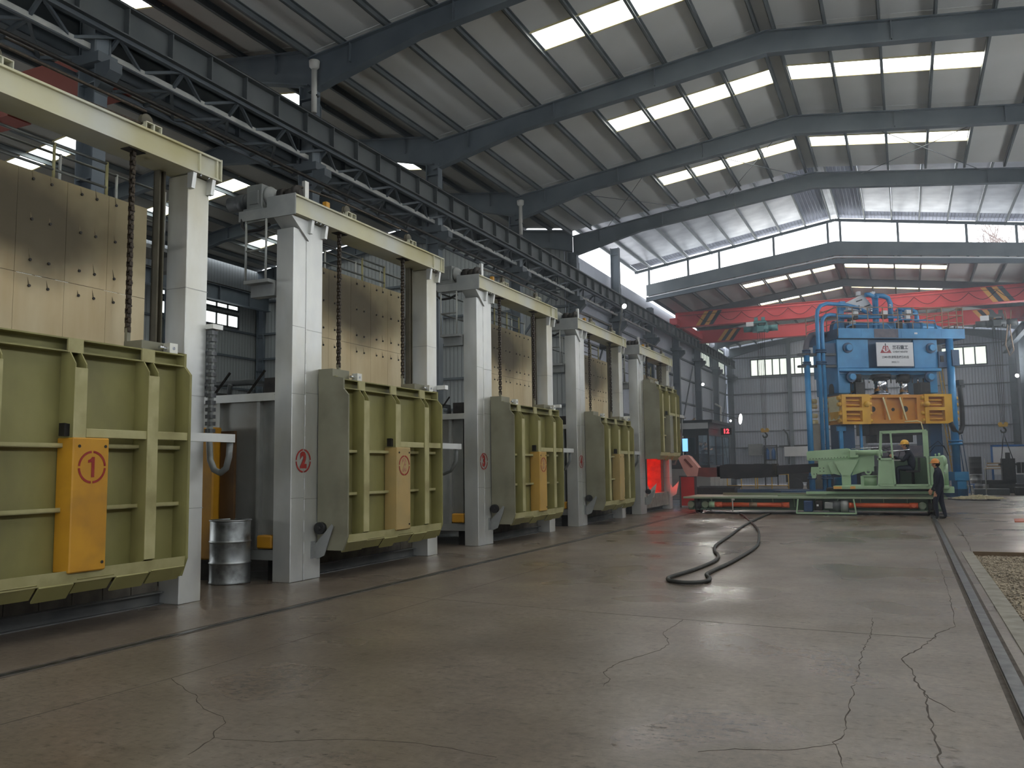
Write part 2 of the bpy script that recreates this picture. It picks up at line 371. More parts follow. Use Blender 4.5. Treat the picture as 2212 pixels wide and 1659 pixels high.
def panel_material():
    """insulating sheets above the door: beige steel with a soot cloud left by the smoke and brown runs"""
    m, nt, p = _new('soot_panel'); N, L = nt.nodes, nt.links
    tc = N.new('ShaderNodeTexCoord'); sx = N.new('ShaderNodeSeparateXYZ'); L.new(tc.outputs['Object'], sx.inputs[0])
    base = N.new('ShaderNodeTexNoise'); base.inputs['Scale'].default_value = 1.0; base.inputs['Detail'].default_value = 4
    mp = N.new('ShaderNodeMapping'); mp.inputs['Scale'].default_value = (1, 2.2, 0.5); L.new(tc.outputs['Object'], mp.inputs['Vector']); L.new(mp.outputs[0], base.inputs['Vector'])
    cr = N.new('ShaderNodeValToRGB'); e = cr.color_ramp.elements; e[0].position = 0.3; e[0].color = (*srgb(186,164,124),1); e[1].position = 0.65; e[1].color = (*srgb(208,194,160),1)
    L.new(base.outputs['Fac'], cr.inputs['Fac'])
    # soot cloud: a soft arch centred on y=2.1, z=4.25 (local), edge broken up by noise
    def math_(op, a, b=None):
        n = N.new('ShaderNodeMath'); n.operation = op
        for i, q in enumerate((a, b)):
            if q is None: continue
            if isinstance(q, (int, float)): n.inputs[i].default_value = q
            else: L.new(q, n.inputs[i])
        return n.outputs[0]
    dy = math_('MULTIPLY', math_('SUBTRACT', sx.outputs['Y'], 2.0), 0.52)
    dz = math_('MULTIPLY', math_('SUBTRACT', sx.outputs['Z'], 4.32), 1.15)
    d = math_('SQRT', math_('ADD', math_('MULTIPLY', dy, dy), math_('MULTIPLY', dz, dz)))
    nz = N.new('ShaderNodeTexNoise'); nz.inputs['Scale'].default_value = 1.3; nz.inputs['Detail'].default_value = 3; L.new(tc.outputs['Object'], nz.inputs['Vector'])
    d = math_('ADD', d, math_('MULTIPLY', math_('SUBTRACT', nz.outputs['Fac'], 0.5), 0.7))
    mr = N.new('ShaderNodeMapRange'); mr.inputs['From Min'].default_value = 0.30; mr.inputs['From Max'].default_value = 0.90; mr.inputs['To Min'].default_value = 0.93; mr.inputs['To Max'].default_value = 0.0
    mr.interpolation_type = 'SMOOTHSTEP'; L.new(d, mr.inputs['Value'])
    # thin grey film of smoke over the upper half, broken up by noise
    zf = N.new('ShaderNodeMapRange'); zf.inputs['From Min'].default_value = 3.75; zf.inputs['From Max'].default_value = 4.35; zf.inputs['To Min'].default_value = 0.0; zf.inputs['To Max'].default_value = 0.72
    zf.interpolation_type = 'SMOOTHSTEP'; L.new(math_('ADD', sx.outputs['Z'], math_('MULTIPLY', math_('SUBTRACT', nz.outputs['Fac'], 0.5), 0.9)), zf.inputs['Value'])
    m0 = N.new('ShaderNodeMix'); m0.data_type = 'RGBA'; L.new(zf.outputs[0], m0.inputs['Factor']); L.new(cr.outputs['Color'], m0.inputs['A']); m0.inputs['B'].default_value = (*srgb(118,107,72),1)
    mx = N.new('ShaderNodeMix'); mx.data_type = 'RGBA'; L.new(mr.outputs[0], mx.inputs['Factor']); L.new(m0.outputs['Result'], mx.inputs['A']); mx.inputs['B'].default_value = (*srgb(62,54,34),1)
    L.new(mx.outputs['Result'], p.inputs['Base Color']); p.inputs['Roughness'].default_value = 0.6; p.inputs['Metallic'].default_value = 0.1
    M['soot_panel'] = m
panel_material()

def floor_material():
    m, nt, p = _new('concrete_floor'); N, L = nt.nodes, nt.links
    tc = N.new('ShaderNodeTexCoord')
    def noise(scale, detail, st=(1,1,1), rough=0.55):
        mp = N.new('ShaderNodeMapping'); mp.inputs['Scale'].default_value = st; L.new(tc.outputs['Object'], mp.inputs['Vector'])
        n = N.new('ShaderNodeTexNoise'); n.inputs['Scale'].default_value = scale; n.inputs['Detail'].default_value = detail; n.inputs['Roughness'].default_value = rough
        L.new(mp.outputs[0], n.inputs['Vector']); return n.outputs['Fac']
    def ramp(f, stops):
        cr = N.new('ShaderNodeValToRGB'); e = cr.color_ramp.elements
        while len(e) < len(stops): e.new(0.5)
        for k, (pos, c) in enumerate(stops): e[k].position = pos; e[k].color = (*c, 1)
        L.new(f, cr.inputs['Fac']); return cr.outputs['Color']
    def mixc(f, a, b, mode='MIX'):
        mx = N.new('ShaderNodeMix'); mx.data_type = 'RGBA'; mx.blend_type = mode
        if isinstance(f, float): mx.inputs['Factor'].default_value = f
        else: L.new(f, mx.inputs['Factor'])
        L.new(a, mx.inputs['A'])
        if isinstance(b, tuple): mx.inputs['B'].default_value = (*b, 1)
        else: L.new(b, mx.inputs['B'])
        return mx.outputs['Result']
    big = noise(0.22, 5); mid = noise(1.3, 8); fine = noise(16, 8, (1, 0.7, 1), 0.7); chip = noise(5.5, 7, (0.8, 1.5, 1), 0.75); cloud = noise(0.5, 4)
    col = ramp(mid, [(0.3, srgb(112,103,94)), (0.55, srgb(140,130,119)), (0.75, srgb(162,152,141))])
    col = mixc(0.55, col, ramp(big, [(0.3, srgb(112,102,93)), (0.7, srgb(158,149,139))]))
    stain = ramp(cloud, [(0.50, (0,0,0)), (0.72, (0.75,0.75,0.75))]); col = mixc(stain, col, srgb(112,101,92))
    chips = ramp(chip, [(0.59, (0,0,0)), (0.64, (1,1,1))]); col = mixc(chips, col, srgb(96,88,80))
    light = ramp(noise(3.2, 8, (1.4, 0.8, 1), 0.7), [(0.60, (0,0,0)), (0.74, (0.7,0.7,0.7))]); col = mixc(light, col, srgb(166,156,146))
    nick = ramp(noise(20, 6, (0.45, 1.7, 1), 0.7), [(0.56, (0,0,0)), (0.64, (0.9,0.9,0.9))]); col = mixc(nick, col, srgb(86,77,69))
    col = mixc(0.75, col, ramp(fine, [(0.3, srgb(96,92,88)), (0.7, srgb(164,158,150))]), 'OVERLAY')
    L.new(col, p.inputs['Base Color'])
    mr = N.new('ShaderNodeMapRange'); mr.inputs['From Min'].default_value = 0.35; mr.inputs['From Max'].default_value = 0.65; mr.inputs['To Min'].default_value = 0.22; mr.inputs['To Max'].default_value = 0.46
    L.new(noise(0.4, 2), mr.inputs['Value']); L.new(mr.outputs[0], p.inputs['Roughness'])
    p.inputs['Specular IOR Level'].default_value = 0.4
    bp = N.new('ShaderNodeBump'); bp.inputs['Strength'].default_value = 0.22; bp.inputs['Distance'].default_value = 0.010
    ad = N.new('ShaderNodeMath'); ad.operation = 'SUBTRACT'; L.new(mid, ad.inputs[0]); L.new(chips, ad.inputs[1])
    a2 = N.new('ShaderNodeMath'); a2.operation = 'MULTIPLY_ADD'; L.new(fine, a2.inputs[0]); a2.inputs[1].default_value = 0.5; L.new(ad.outputs[0], a2.inputs[2])
    L.new(a2.outputs[0], bp.inputs['Height']); L.new(bp.outputs[0], p.inputs['Normal'])
    M['concrete_floor'] = m
floor_material()

def haze_material():
    m = bpy.data.materials.new('furnace_haze'); m.use_nodes = True; nt = m.node_tree; nt.nodes.remove(nt.nodes['Principled BSDF'])
    v = nt.nodes.new('ShaderNodeVolumeScatter'); v.inputs['Color'].default_value = (0.80, 0.90, 1.0, 1); v.inputs['Density'].default_value = 0.0050; v.inputs['Anisotropy'].default_value = 0.2
    nt.links.new(v.outputs[0], nt.nodes['Material Output'].inputs['Volume']); M['furnace_haze'] = m
haze_material()

def glass_material():
    m, nt, p = _new('cabin_glass'); N, L = nt.nodes, nt.links
    tr = N.new('ShaderNodeBsdfTransparent'); tr.inputs[0].default_value = (0.84, 0.90, 0.92, 1)
    gl = N.new('ShaderNodeBsdfGlossy'); gl.inputs['Roughness'].default_value = 0.05; gl.inputs[0].default_value = (0.8, 0.9, 1, 1)
    mx = N.new('ShaderNodeMixShader'); mx.inputs[0].default_value = 0.16
    L.new(tr.outputs[0], mx.inputs[1]); L.new(gl.outputs[0], mx.inputs[2]); L.new(mx.outputs[0], N['Material Output'].inputs['Surface'])
    M['cabin_glass'] = m
glass_material()

# ================================================================== the setting
XL, XC, XR = -12.55, -2.75, 7.05            # left column line, ridge, right column line
YF, YB = -7.8, 70.2                          # front and back ends
XW = -29.5; XC2 = -21.0                      # left bay: outer wall and ridge
PIT = (0.98, -7.8, 4.6, 17.55)

# ---- floor: slabs around the gravel pit
fl = MB()
def fslab(x0, y0, x1, y1): fl.box(x0, y0, -0.25, x1, y1, 0.0)
fslab(XW, YF, PIT[0], YB); fslab(PIT[0], PIT[3], XR+0.4, YB); fslab(PIT[2], YF, XR+0.4, PIT[3])
floor = ob('floor', fl, 'concrete_floor', kind='structure', label='worn grey concrete workshop floor with cracks and stains')
def ribbon(name, pts, w, m, z=0.0015, jag=0.0):
    b = MB(); n = len(pts); vs_ = []
    for i, (x, y) in enumerate(pts):
        a = pts[max(0, i-1)]; c = pts[min(n-1, i+1)]; d = Vector((c[0]-a[0], c[1]-a[1])).normalized(); nx, ny = -d.y, d.x
        ww = (w[i] if isinstance(w, list) else w)*(1+random.uniform(-jag, jag))/2
        vs_ += [(x-nx*ww, y-ny*ww, z), (x+nx*ww, y+ny*ww, z), (x-nx*ww, y-ny*ww, -0.02), (x+nx*ww, y+ny*ww, -0.02)]
    fs_ = []
    for i in range(n-1):
        a, c = 4*i, 4*i+4
        fs_ += [(a, c, c+1, a+1), (a+2, a+3, c+3, c+2), (a, a+2, c+2, c), (a+1, c+1, c+3, a+3)]
    b.add(vs_, fs_); return ob(name, b, m, floor)
def crack(pts, w=0.012, sub=7, amp=0.05):
    out = []
    for (x0, y0), (x1, y1) in zip(pts, pts[1:]):
        L_ = math.hypot(x1-x0, y1-y0); k = max(2, int(L_*sub))
        for i in range(k):
            t = i/k; out.append((x0+(x1-x0)*t+random.uniform(-amp, amp)*0.6, y0+(y1-y0)*t+random.uniform(-amp, amp)*0.6))
    out.append(pts[-1])
    ws = [0.75*w*random.uniform(0.3, 1.5)*(0.35 if i in (0, len(out)-1) else 1) for i in range(len(out))]
    ribbon('floor_crack', out, ws, 'crack_dark')
# cracks traced over the slab (floor coordinates)
crack([(0.1, 3.6), (0.05, 4.4), (0.08, 5.22), (0.08, 5.48), (0.06, 5.72), (0.06, 6.0), (0.05, 6.35), (0.03, 6.83), (-0.03, 7.25), (-0.07, 7.7), (-0.12, 7.94), (-0.07, 8.11), (0.02, 8.43), (0.15, 9.02), (0.18, 9.23), (0.35, 9.66)], 0.013, 16, 0.022)
crack([(0.35, 9.66), (0.36, 10.06), (0.37, 10.7), (0.38, 11.9), (0.39, 13.2), (0.39, 15.09), (0.38, 17.64)], 0.008, 6, 0.02)
crack([(0.03, 6.83), (0.08, 6.64), (0.15, 6.49), (0.2, 6.39)], 0.012, 16, 0.02)
crack([(-0.4, 5.03), (-0.43, 5.27), (-0.47, 5.47), (-0.42, 5.64), (-0.43, 5.84), (-0.43, 6.11), (-0.43, 6.41), (-0.42, 6.68), (-0.44, 6.84), (-0.42, 7.16), (-0.43, 7.56), (-0.43, 8.01), (-0.41, 8.53), (-0.39, 9.02), (-0.41, 9.9)], 0.008, 16, 0.02)
crack([(-2.11, 6.18), (-2.13, 6.42), (-2.24, 6.61), (-2.24, 6.93), (-2.18, 7.14), (-2.11, 7.33), (-2.05, 7.56), (-2.03, 7.82), (-2.11, 8.08), (-2.22, 8.33), (-2.22, 8.71), (-2.21, 9.11)], 0.007, 16, 0.02)
crack([(-5.3, 5.18), (-4.7, 4.85), (-4.48, 4.66), (-4.16, 4.53), (-4.05, 4.43), (-3.98, 4.27), (-3.87, 4.11), (-3.8, 3.86)], 0.007, 16, 0.02)
crack([(-3.83, 4.15), (-3.51, 4.23), (-3.16, 4.43), (-2.97, 4.48), (-2.65, 4.54), (-2.16, 4.49)], 0.005, 16, 0.015)
crack([(-1.16, 5.01), (-0.97, 5.12), (-0.67, 5.22), (-0.51, 5.38), (-0.44, 5.44)], 0.006, 16, 0.02)
crack([(1.05, 26.0), (1.05, 22.5), (1.02, 19.5), (0.97, 17.6)], 0.03, 3, 0.02)
ribbon('floor_joint', [(-6.4, 9.62), (-3.13, 9.22), (-2.23, 9.14), (-1.25, 9.01), (0.16, 8.93)], 0.006, 'joint_dark')
ribbon('floor_joint', [(-5.38, 3.85), (-5.31, 5.18), (-5.33, 6.1), (-5.36, 7.63), (-5.38, 8.87), (-5.4, 14)], 0.005, 'joint_dark')
ribbon('floor_joint', [(-6.4, 20.4), (0.5, 20.0)], 0.008, 'joint_dark')
ribbon('floor_joint', [(0.8, 26.3), (3.5, 26.2), (7.0, 26.1)], 0.01, 'joint_dark')

# ---- rails let into the floor
def rail(name, x, w, proud, label, ys=(-7.5, 46.0), groove=0.03):
    r = empty(name, (x, 0, 0), label=label, cat='rail')
    ob('rail_head', B((-w/2, ys[0], -0.05, w/2, ys[1], proud)), 'rail_steel', r)
    for s_ in (-1, 1):
        ob('rail_groove', B((s_*(w/2+groove)-groove/2*1.6, ys[0], -0.03, s_*(w/2+groove)+groove/2*1.6, ys[1], 0.002)), 'crack_dark', r)
    return r
rail('floor_rail', -6.66, 0.07, 0.004, 'steel rail sunk flush in the floor along the furnace row')
rail('floor_rail', 0.62, 0.09, 0.03, 'steel rail in the floor beside the gravel pit', groove=0.025)
ob('kerb', B((0.80, -7.6, -0.05, 0.975, 17.5, 0.012)), 'concrete_block', label='pale concrete kerb strip between the rail and the gravel pit', cat='kerb')

# ---- gravel pit
ob('pit_bed', B((PIT[0], PIT[1], -0.25, PIT[2], PIT[3], -0.07)), 'earth', kind='structure', label='earth bed of the open pit on the right')
gv = MB()
for _ in range(15000):
    x = random.uniform(PIT[0]+0.03, 3.1); y = 8.6+random.random()**1.0*8.9; s_ = random.uniform(0.010, 0.024); zc = -0.062+random.uniform(0, 0.018)
    p = [Vector((random.choice((0.7,1,1.2))*a*s_*random.uniform(.7,1.2), b*s_*random.uniform(.7,1.2), c*s_*random.uniform(.5,.9))) for a, b, c in ((1,0,0),(-1,0,0),(0,1,0),(0,-1,0),(0,0,1),(0,0,-1))]
    gv.add([(x+q.x, y+q.y, zc+q.z) for q in p], [(0,2,4),(2,1,4),(1,3,4),(3,0,4),(2,0,5),(1,2,5),(3,1,5),(0,3,5)])
ob('gravel', gv, 'gravel', kind='stuff', label='loose brown gravel filling the open pit beside the rail', cat='gravel')
ob('pit_edge', B((PIT[0], 17.5, -0.1, PIT[2], 17.56, 0.02)), 'edge_rust', label='rusty steel edge plate across the far end of the gravel pit', cat='edge plate')

# ---- roofs
def sheet_z(x, xc, ridge=12.70, slope=0.13): return ridge - slope*abs(x-xc)
POFF = [0.2, 1.43, 2.67, 3.91, 5.15, 6.39, 7.63, 8.87, 9.78]
def rafter_mb(x0, xc, x1, ridge=12.70, d_eave=0.85, d_mid=0.5, d_ridge=0.58, hl=3.0):
    if ridge < 12.5: d_eave, d_mid, d_ridge = 0.7, 0.34, 0.40
    b = MB()
    for xe in (x0, x1):
        s_ = 1 if xe > xc else -1; xh = xe - s_*hl
        pts = [(xe, d_eave), (xh, d_mid), (xc, d_ridge)]
        top = [(p[0], sheet_z(p[0], xc, ridge)) for p in pts]; bot = [(p[0], sheet_z(p[0], xc, ridge)-p[1]) for p in pts]
        b.prism([top[0], top[1], top[2], bot[2], bot[1], bot[0]], 'y', -0.012, 0.012)
        for ln in (top, bot):
            for p, q in zip(ln, ln[1:]): b.bar((p[0], 0, p[1]), (q[0], 0, q[1]), 0.24, 0.03)
        # stiffener plates on the web
        for t in (0.12, 0.4, 0.7):
            x = xe+(xc-xe)*t; z = sheet_z(x, xc, ridge); b.box(x-0.01, -0.1, z-d_mid+0.02, x+0.01, 0.1, z-0.02)
    return b
def roof(name, x0, xc, x1, ys, y_start, y_end, label, offs, sky_off, sky_bays, key, pane='pane_light', left_sky=True, right_sky=True, sheet='roof_sheet', ridge=12.70):
    root = empty(name, (0,0,0), kind='structure', label=label)
    for y in ys: ob('rafter', lambda: rafter_mb(x0, xc, x1, ridge), 'struct_steel', root, (0, y, 0), key=key+'raf')
    slope = math.atan(0.13)
    for s_ in (-1, 1):
        for o_ in offs:
            x = xc+s_*o_; z = sheet_z(x, xc, ridge)
            b = MB(); b.box(-0.035, y_start, 0.0, -0.02, y_end, 0.18); b.box(-0.035, y_start, 0.0, 0.04, y_end, 0.015); b.box(-0.035, y_start, 0.165, 0.04, y_end, 0.18)
            ob('purlin', b, 'purlin_steel', root, (x, 0, z+0.01))
        for i, (oa, obb) in enumerate(zip(offs, offs[1:])):
            xm = xc+s_*(oa+obb)/2; w = (obb-oa)*1.008; z = sheet_z(xm, xc, ridge)+0.19
            bays = [y_start]+[y for y in ys if y_start < y < y_end]+[y_end]
            for ya, yb in zip(bays, bays[1:]):
                mid = (ya+yb)/2
                has = sky_off[0] <= oa+1e-6 and obb <= sky_off[1]+1e-6 and (yb-ya) > 4 and ya >= sky_bays and (left_sky if s_ < 0 else right_sky)
                segs = [(ya, mid-0.5), (mid+0.5, yb)] if has else [(ya, yb)]
                for (a, b_) in segs:
                    L_ = round(b_-a-0.012, 3)
                    ob('roof_panel', lambda: B((-w/2, -L_/2, 0, w/2, L_/2, 0.05)), sheet, root, (xm, (a+b_)/2, z), (0, s_*slope, 0), key=(key, 'pan', i, L_))
                if has:
                    fr = ob('skylight_frame', lambda: B((-w/2,-0.52,-0.02,w/2,-0.46,0.05), (-w/2,0.46,-0.02,w/2,0.52,0.05)), 'pale_yellow', root, (xm, mid, z), (0, s_*slope, 0), key=(key, 'skf', i))
                    ob('skylight_pane', lambda: B((-w/2+0.05, -0.46, 0.03, w/2-0.05, 0.46, 0.04)), pane, fr, key=(key, 'skp', i))
        # ridge flashing
    ob('ridge_cap', B((xc-0.2, y_start, ridge+0.17, xc+0.2, y_end, ridge+0.2)), 'roof_sheet', root)
    return root
YS_MAIN = [-7.8+6*k for k in range(1, 8)]    # -1.8 ... 34.2
ceiling = roof('ceiling', XL, XC, XR, YS_MAIN, YF, 34.0, 'grey sheet roof of the main hall on dark steel rafters, with skylights', POFF, (0.2, 5.15), -8, 'main')
ceil_far = roof('ceiling', XL, XC, XR, [52.2, 58.2, 64.2, 70.0], 46.25, YB, 'grey sheet roof over the press hall at the far end', POFF, (0.2, 5.15), 46, 'far', ridge=12.10)
OFF2 = [0.2, 1.42, 2.64, 3.86, 5.08, 6.30, 7.52, 8.4]
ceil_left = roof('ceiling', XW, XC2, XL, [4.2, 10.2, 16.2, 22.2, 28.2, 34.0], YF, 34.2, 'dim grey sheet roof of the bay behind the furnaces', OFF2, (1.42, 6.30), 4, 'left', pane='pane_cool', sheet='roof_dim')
# raised roof of foil blankets between the two halls
lift = empty('ceiling', (0,0,0), kind='structure', label='raised roof of silver foil blankets and bare corrugated sheet, open to the sky at its end')
RZ, RS = 14.02, 0.155
def rz_(x): return RZ - RS*abs(x-XC)
for s_ in (-1, 1):
    ang = s_*math.atan(RS)
    offs = POFF+[10.6]
    for o_ in offs:
        x = XC+s_*o_
        ob('purlin', B((-0.03, 33.4, 0, 0.03, 46.95, 0.16)), 'purlin_steel', lift, (x, 0, rz_(x)+0.06))
    for i, (oa, obb) in enumerate(zip(offs, offs[1:])):
        xm = XC+s_*(oa+obb)/2; w = obb-oa
        bare = i == 0
        if not bare:
            ob('foil_blanket', B((-w/2+0.03, 33.0, 0, w/2-0.03, 45.2, 0.04)), 'foil', lift, (xm, 0, rz_(xm)+0.20), (0, ang, 0))
        # corrugated sheet beyond the blankets, real waves
        ya = 36.0 if bare else 45.0
        cb = MB(); n = int((46.9+random.uniform(-.25,.2)-ya)/0.1)
        vs_ = []
        for k in range(n+1):
            zz = 0.035 if k % 2 else 0.0
            vs_ += [(-w/2, ya+0.1*k, zz), (w/2, ya+0.1*k, zz)]
        cb.add(vs_, [(2*k, 2*k+1, 2*k+3, 2*k+2) for k in range(n)])
        ob('roof_sheet', cb, 'sheet_bare', lift, (xm, 0, rz_(xm)+0.24), (0, ang, 0))
    ob('end_beam', MB().bar((XC, 46.3, rz_(XC)), (XC+s_*10.6, 46.3, rz_(XC+s_*10.6)), 0.09, 0.14), 'struct_dark', lift)
for x in (-12.5, -10.31, -8.62, -5.78, -3.09, -2.49, 0.17, 3.17, 5.25):
    zb = sheet_z(x, XC)-0.75
    ob('gap_post', B((x-0.055, 46.12, zb, x+0.055, 46.2, rz_(x)-0.05)), 'purlin_steel', lift)
ob('ridge_blanket', MB().prism([(XC-0.2, rz_(XC)+0.2), (XC, rz_(XC)+0.24), (XC+0.2, rz_(XC)+0.2), (XC+0.2, rz_(XC)+0.24), (XC, rz_(XC)+0.29), (XC-0.2, rz_(XC)+0.24)], 'y', 33.0, 46.6), 'foil', lift)
# parapet flashing along the far roof edge
for s_ in (-1, 1):
    pts = [(XC, 12.86), (XC+s_*9.9, 12.86-1.287), (XC+s_*9.9, 12.86-1.287-0.62), (XC, 12.86-0.72)]
    ob('edge_flashing', MB().prism(pts, 'y', 46.06, 46.1), 'purlin_steel', ceil_far)
    ob('edge_gutter', MB().bar((XC, 46.0, 12.02), (XC+s_*9.9, 46.0, 10.85), 0.14, 0.06), 'white_paint', ceil_far)
    ob('edge_beam', MB().bar((XC, 46.0, 11.82), (XC+s_*9.9, 46.0, 10.76), 0.05, 0.24).bar((XC, 46.0, 11.70), (XC+s_*9.9, 46.0, 10.64), 0.2, 0.03), 'struct_steel', ceil_far)
# wind bracing rods under the main roof
for (a, b_) in (((-11, 28.4), (-7.5, 34)), ((-7.5, 28.4), (-11, 34)), ((-6, 28.4), (-3, 34)), ((-3, 28.4), (-6, 34)), ((-1, 28.4), (3, 34)), ((3, 28.4), (-1, 34))):
    ob('brace_rod', MB().cyl((a[0], a[1], sheet_z(a[0], XC)-0.12), (b_[0], b_[1], sheet_z(b_[0], XC)-0.12), 0.012, n=6), 'struct_dark', ceiling)

# ---- walls
def wall(name, b, m, label): return ob(name, b, m, kind='structure', label=label)
wall_l = wall('wall_left', B((-12.98, 34.2, 0, -12.93, 46.2, 10.95), (-12.98, 46.2, 0, -12.93, YB, 10.95)), 'siding_y', 'grey ribbed sheet wall behind the far furnaces and the cabin')
def gable(x0, x1, xc, y, t, zr): return MB().prism([(x0, 0), (x1, 0), (x1, sheet_z(x1, xc)+zr), (xc, sheet_z(xc, xc)+zr), (x0, sheet_z(x0, xc)+zr)], 'y', y, y+t)
wall_b = wall('wall_back', gable(-13.0, 7.4, XC, YB+0.1, 0.05, -0.3), 'siding_x', 'grey ribbed sheet end wall behind the forging press')
wall_r = wall('wall_right', B((7.40, YF, 0, 7.45, YB+0.1, 11.5)), 'siding_y', 'grey ribbed sheet wall on the right side of the hall')
wall_f = wall('wall_front', B((-13.0, YF-0.05, 0, -6.6, YF, 13.0), (1.0, YF-0.05, 0, 7.45, YF, 13.0), (-6.6, YF-0.05, 5.4, 1.0, YF, 13.0)), 'siding_x', 'end wall behind the viewer with an open gate')
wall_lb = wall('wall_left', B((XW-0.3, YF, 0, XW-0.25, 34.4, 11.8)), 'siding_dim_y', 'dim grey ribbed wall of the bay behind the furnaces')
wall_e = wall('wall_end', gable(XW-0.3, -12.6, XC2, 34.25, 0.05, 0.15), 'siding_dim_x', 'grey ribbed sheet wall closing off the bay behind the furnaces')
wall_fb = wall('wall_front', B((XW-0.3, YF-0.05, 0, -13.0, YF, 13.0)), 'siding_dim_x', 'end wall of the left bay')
for z in (2.93, 4.22, 5.62, 7.18, 8.45, 10.1):
    ob('girt', B((-12.9, YB-0.02, z-0.04, 7.3, YB+0.1, z+0.04)), 'struct_dark', wall_b)
    ob('girt', B((XW, 34.12, z-0.05, -12.6, 34.25, z+0.05)), 'struct_dark', wall_e)
    ob('girt', B((-12.93, 34.3, z-0.05, -12.82, YB, z+0.05)), 'struct_dark', wall_l)
    ob('girt', B((XW-0.25, YF, z-0.05, XW-0.15, 34.2, z+0.05)), 'struct_dark', wall_lb)
# steel columns
def hcol(h, w=0.26, d=0.42):
    return B((-d/2, -w/2, 0, -d/2+0.025, w/2, h), (d/2-0.025, -w/2, 0, d/2, w/2, h), (-d/2, -0.01, 0, d/2, 0.01, h),
             *[(-d/2+0.02, -w/2+0.01, z, d/2-0.02, w/2-0.01, z+0.02) for z in (2.4, 4.6, 6.6, 8.3, h-0.35)])
YCOL = [4.2+6*k for k in range(12)]
for y in YCOL:
    tall = 12.3 if abs(y-40.2) < .1 else 10.75 if y < 45 else 10.2
    host = wall_l if y > 34 else ceil_left
    c = ob('column', lambda: hcol(tall), 'struct_steel', host, (XL-0.02, y, 0), key=('hcol', tall))
    ob('crane_bracket', lambda: MB().prism([(0.2, 8.1), (0.2, 8.62), (0.55, 8.62), (0.55, 8.45)], 'y', -0.13, 0.13), 'struct_dark', c, key='brk')
    ob('crane_post', lambda: B((-0.3, -0.2, 8.62, 0.35, 0.2, 8.8), (-0.1, -0.17, 8.8, 0.22, -0.13, 10.3), (-0.1, 0.13, 8.8, 0.22, 0.17, 10.3)), 'struct_dark', c, key='crp')
for y in YCOL:
    ob('column', lambda: hcol(10.2), 'struct_steel', wall_r, (XR+0.1, y, 0), key=('hcol', 10.2))
for y in YCOL[:6]:
    ob('column', lambda: hcol(10.75), 'struct_steel', wall_lb, (XW+0.1, y, 0), key=('hcol', 10.75))
for x in (-25, -19.5):
    ob('column', lambda: hcol(11.3), 'struct_steel', wall_e, (x, 34.0, 0), (0, 0, math.pi/2), key=('hcol', 11.3))
for x in (-8.0, -2.75, 2.6):
    ob('column', lambda: hcol(11.3), 'struct_steel', wall_b, (x, YB-0.12, 0), (0, 0, math.pi/2), key=('hcol', 11.3))
# bracing on the left end wall
for (a, b_) in (((-29, 2.5), (-25, 8.2)), ((-24.6, 2.5), (-20, 8.2)), ((-19, 2), (-13.5, 9))):
    ob('brace', MB().bar((a[0], 34.0, a[1]), (b_[0], 34.0, b_[1]), 0.08), 'struct_dark', wall_e)
for (a, b_) in (((53, 3.0), (57.5, 8.2)), ((53.5, 4.6), (57.8, 2.0)), ((59, 3.4), (63.5, 1.8)), ((64.8, 8.0), (69, 1.5)), ((69.4, 8.0), (65, 1.5)), ((35, 3), (39.6, 8.4))):
    ob('brace', MB().bar((-12.75, a[0], a[1]), (-12.75, b_[0], b_[1]), 0.07), 'struct_dark', wall_l)
# gutter down-pipes at the valley columns
for y, h0 in ((16.2, 9.95), (28.2, 9.95)):
    d = empty('drain_pipe', (XL+0.3, y-0.25, h0), label='white plastic rain pipe with a hopper head on the %s valley column' % ('nearer' if y < 20 else 'farther'), cat='pipe')
    ob('pipe', MB().cyl((0,0,0), (0,0,1.1), 0.065, n=12), 'pvc_white', d)
    ob('hopper_head', MB().lathe([(0.065,0),(0.12,0.06),(0.13,0.2),(0.12,0.21)], (0,0,1.06), 14), 'pvc_white', d)
    ob('clip', B((-0.09,-0.01,0.4,0.09,0.09,0.44)), 'dark_grey', d)
ob('drain_pipe', MB().tube([(0,0,0.2),(0,0,5.6),(0.05,0.0,5.8),(-0.4,0.1,6.1)], 0.07, 10), 'pvc_white', None, (-12.25, 64.0, 0), label='tall white rain pipe on a column left of the press', cat='pipe')

# ---- windows
WN = [0]
def window(wallobj, axis, fixed, a0, a1, z0, z1, n, m, label, depth=0.06):
    WN[0] += 1; b = MB(); t = 0.09
    def bx(a, z, a2, z2): return (a, fixed-depth, z, a2, fixed, z2) if axis == 'x' else (fixed, a, z, fixed+depth, a2, z2) if depth > 0 else (fixed+depth, a, z, fixed, a2, z2)
    for z in (z0, z1-t): b.box(*bx(a0, z, a1, z+t))
    for k in range(n+1):
        a = a0+(a1-a0-t)*k/n; b.box(*bx(a, z0, a+t, z1))
    w = ob('window_%d' % WN[0], b, 'dark_grey', kind='structure', label=label)
    for k in range(n):
        p0 = a0+(a1-a0-t)*k/n+t; p1 = a0+(a1-a0-t)*(k+1)/n
        if axis == 'x': q = (p0, fixed-depth*0.4, z0+t, p1, fixed-depth*0.3, z1-t)
        else: q = (fixed+depth*0.3, p0, z0+t, fixed+depth*0.4, p1, z1-t)
        ob('pane', B(q), m, w)
    return w
window(wall_b, 'x', YB+0.09, -11.0, -5.9, 8.55, 9.95, 9, 'window_light', 'long window high on the back wall left of the press')
window(wall_b, 'x', YB+0.09, 2.6, 5.65, 8.55, 9.95, 4, 'window_light', 'window high on the back wall right of the press')
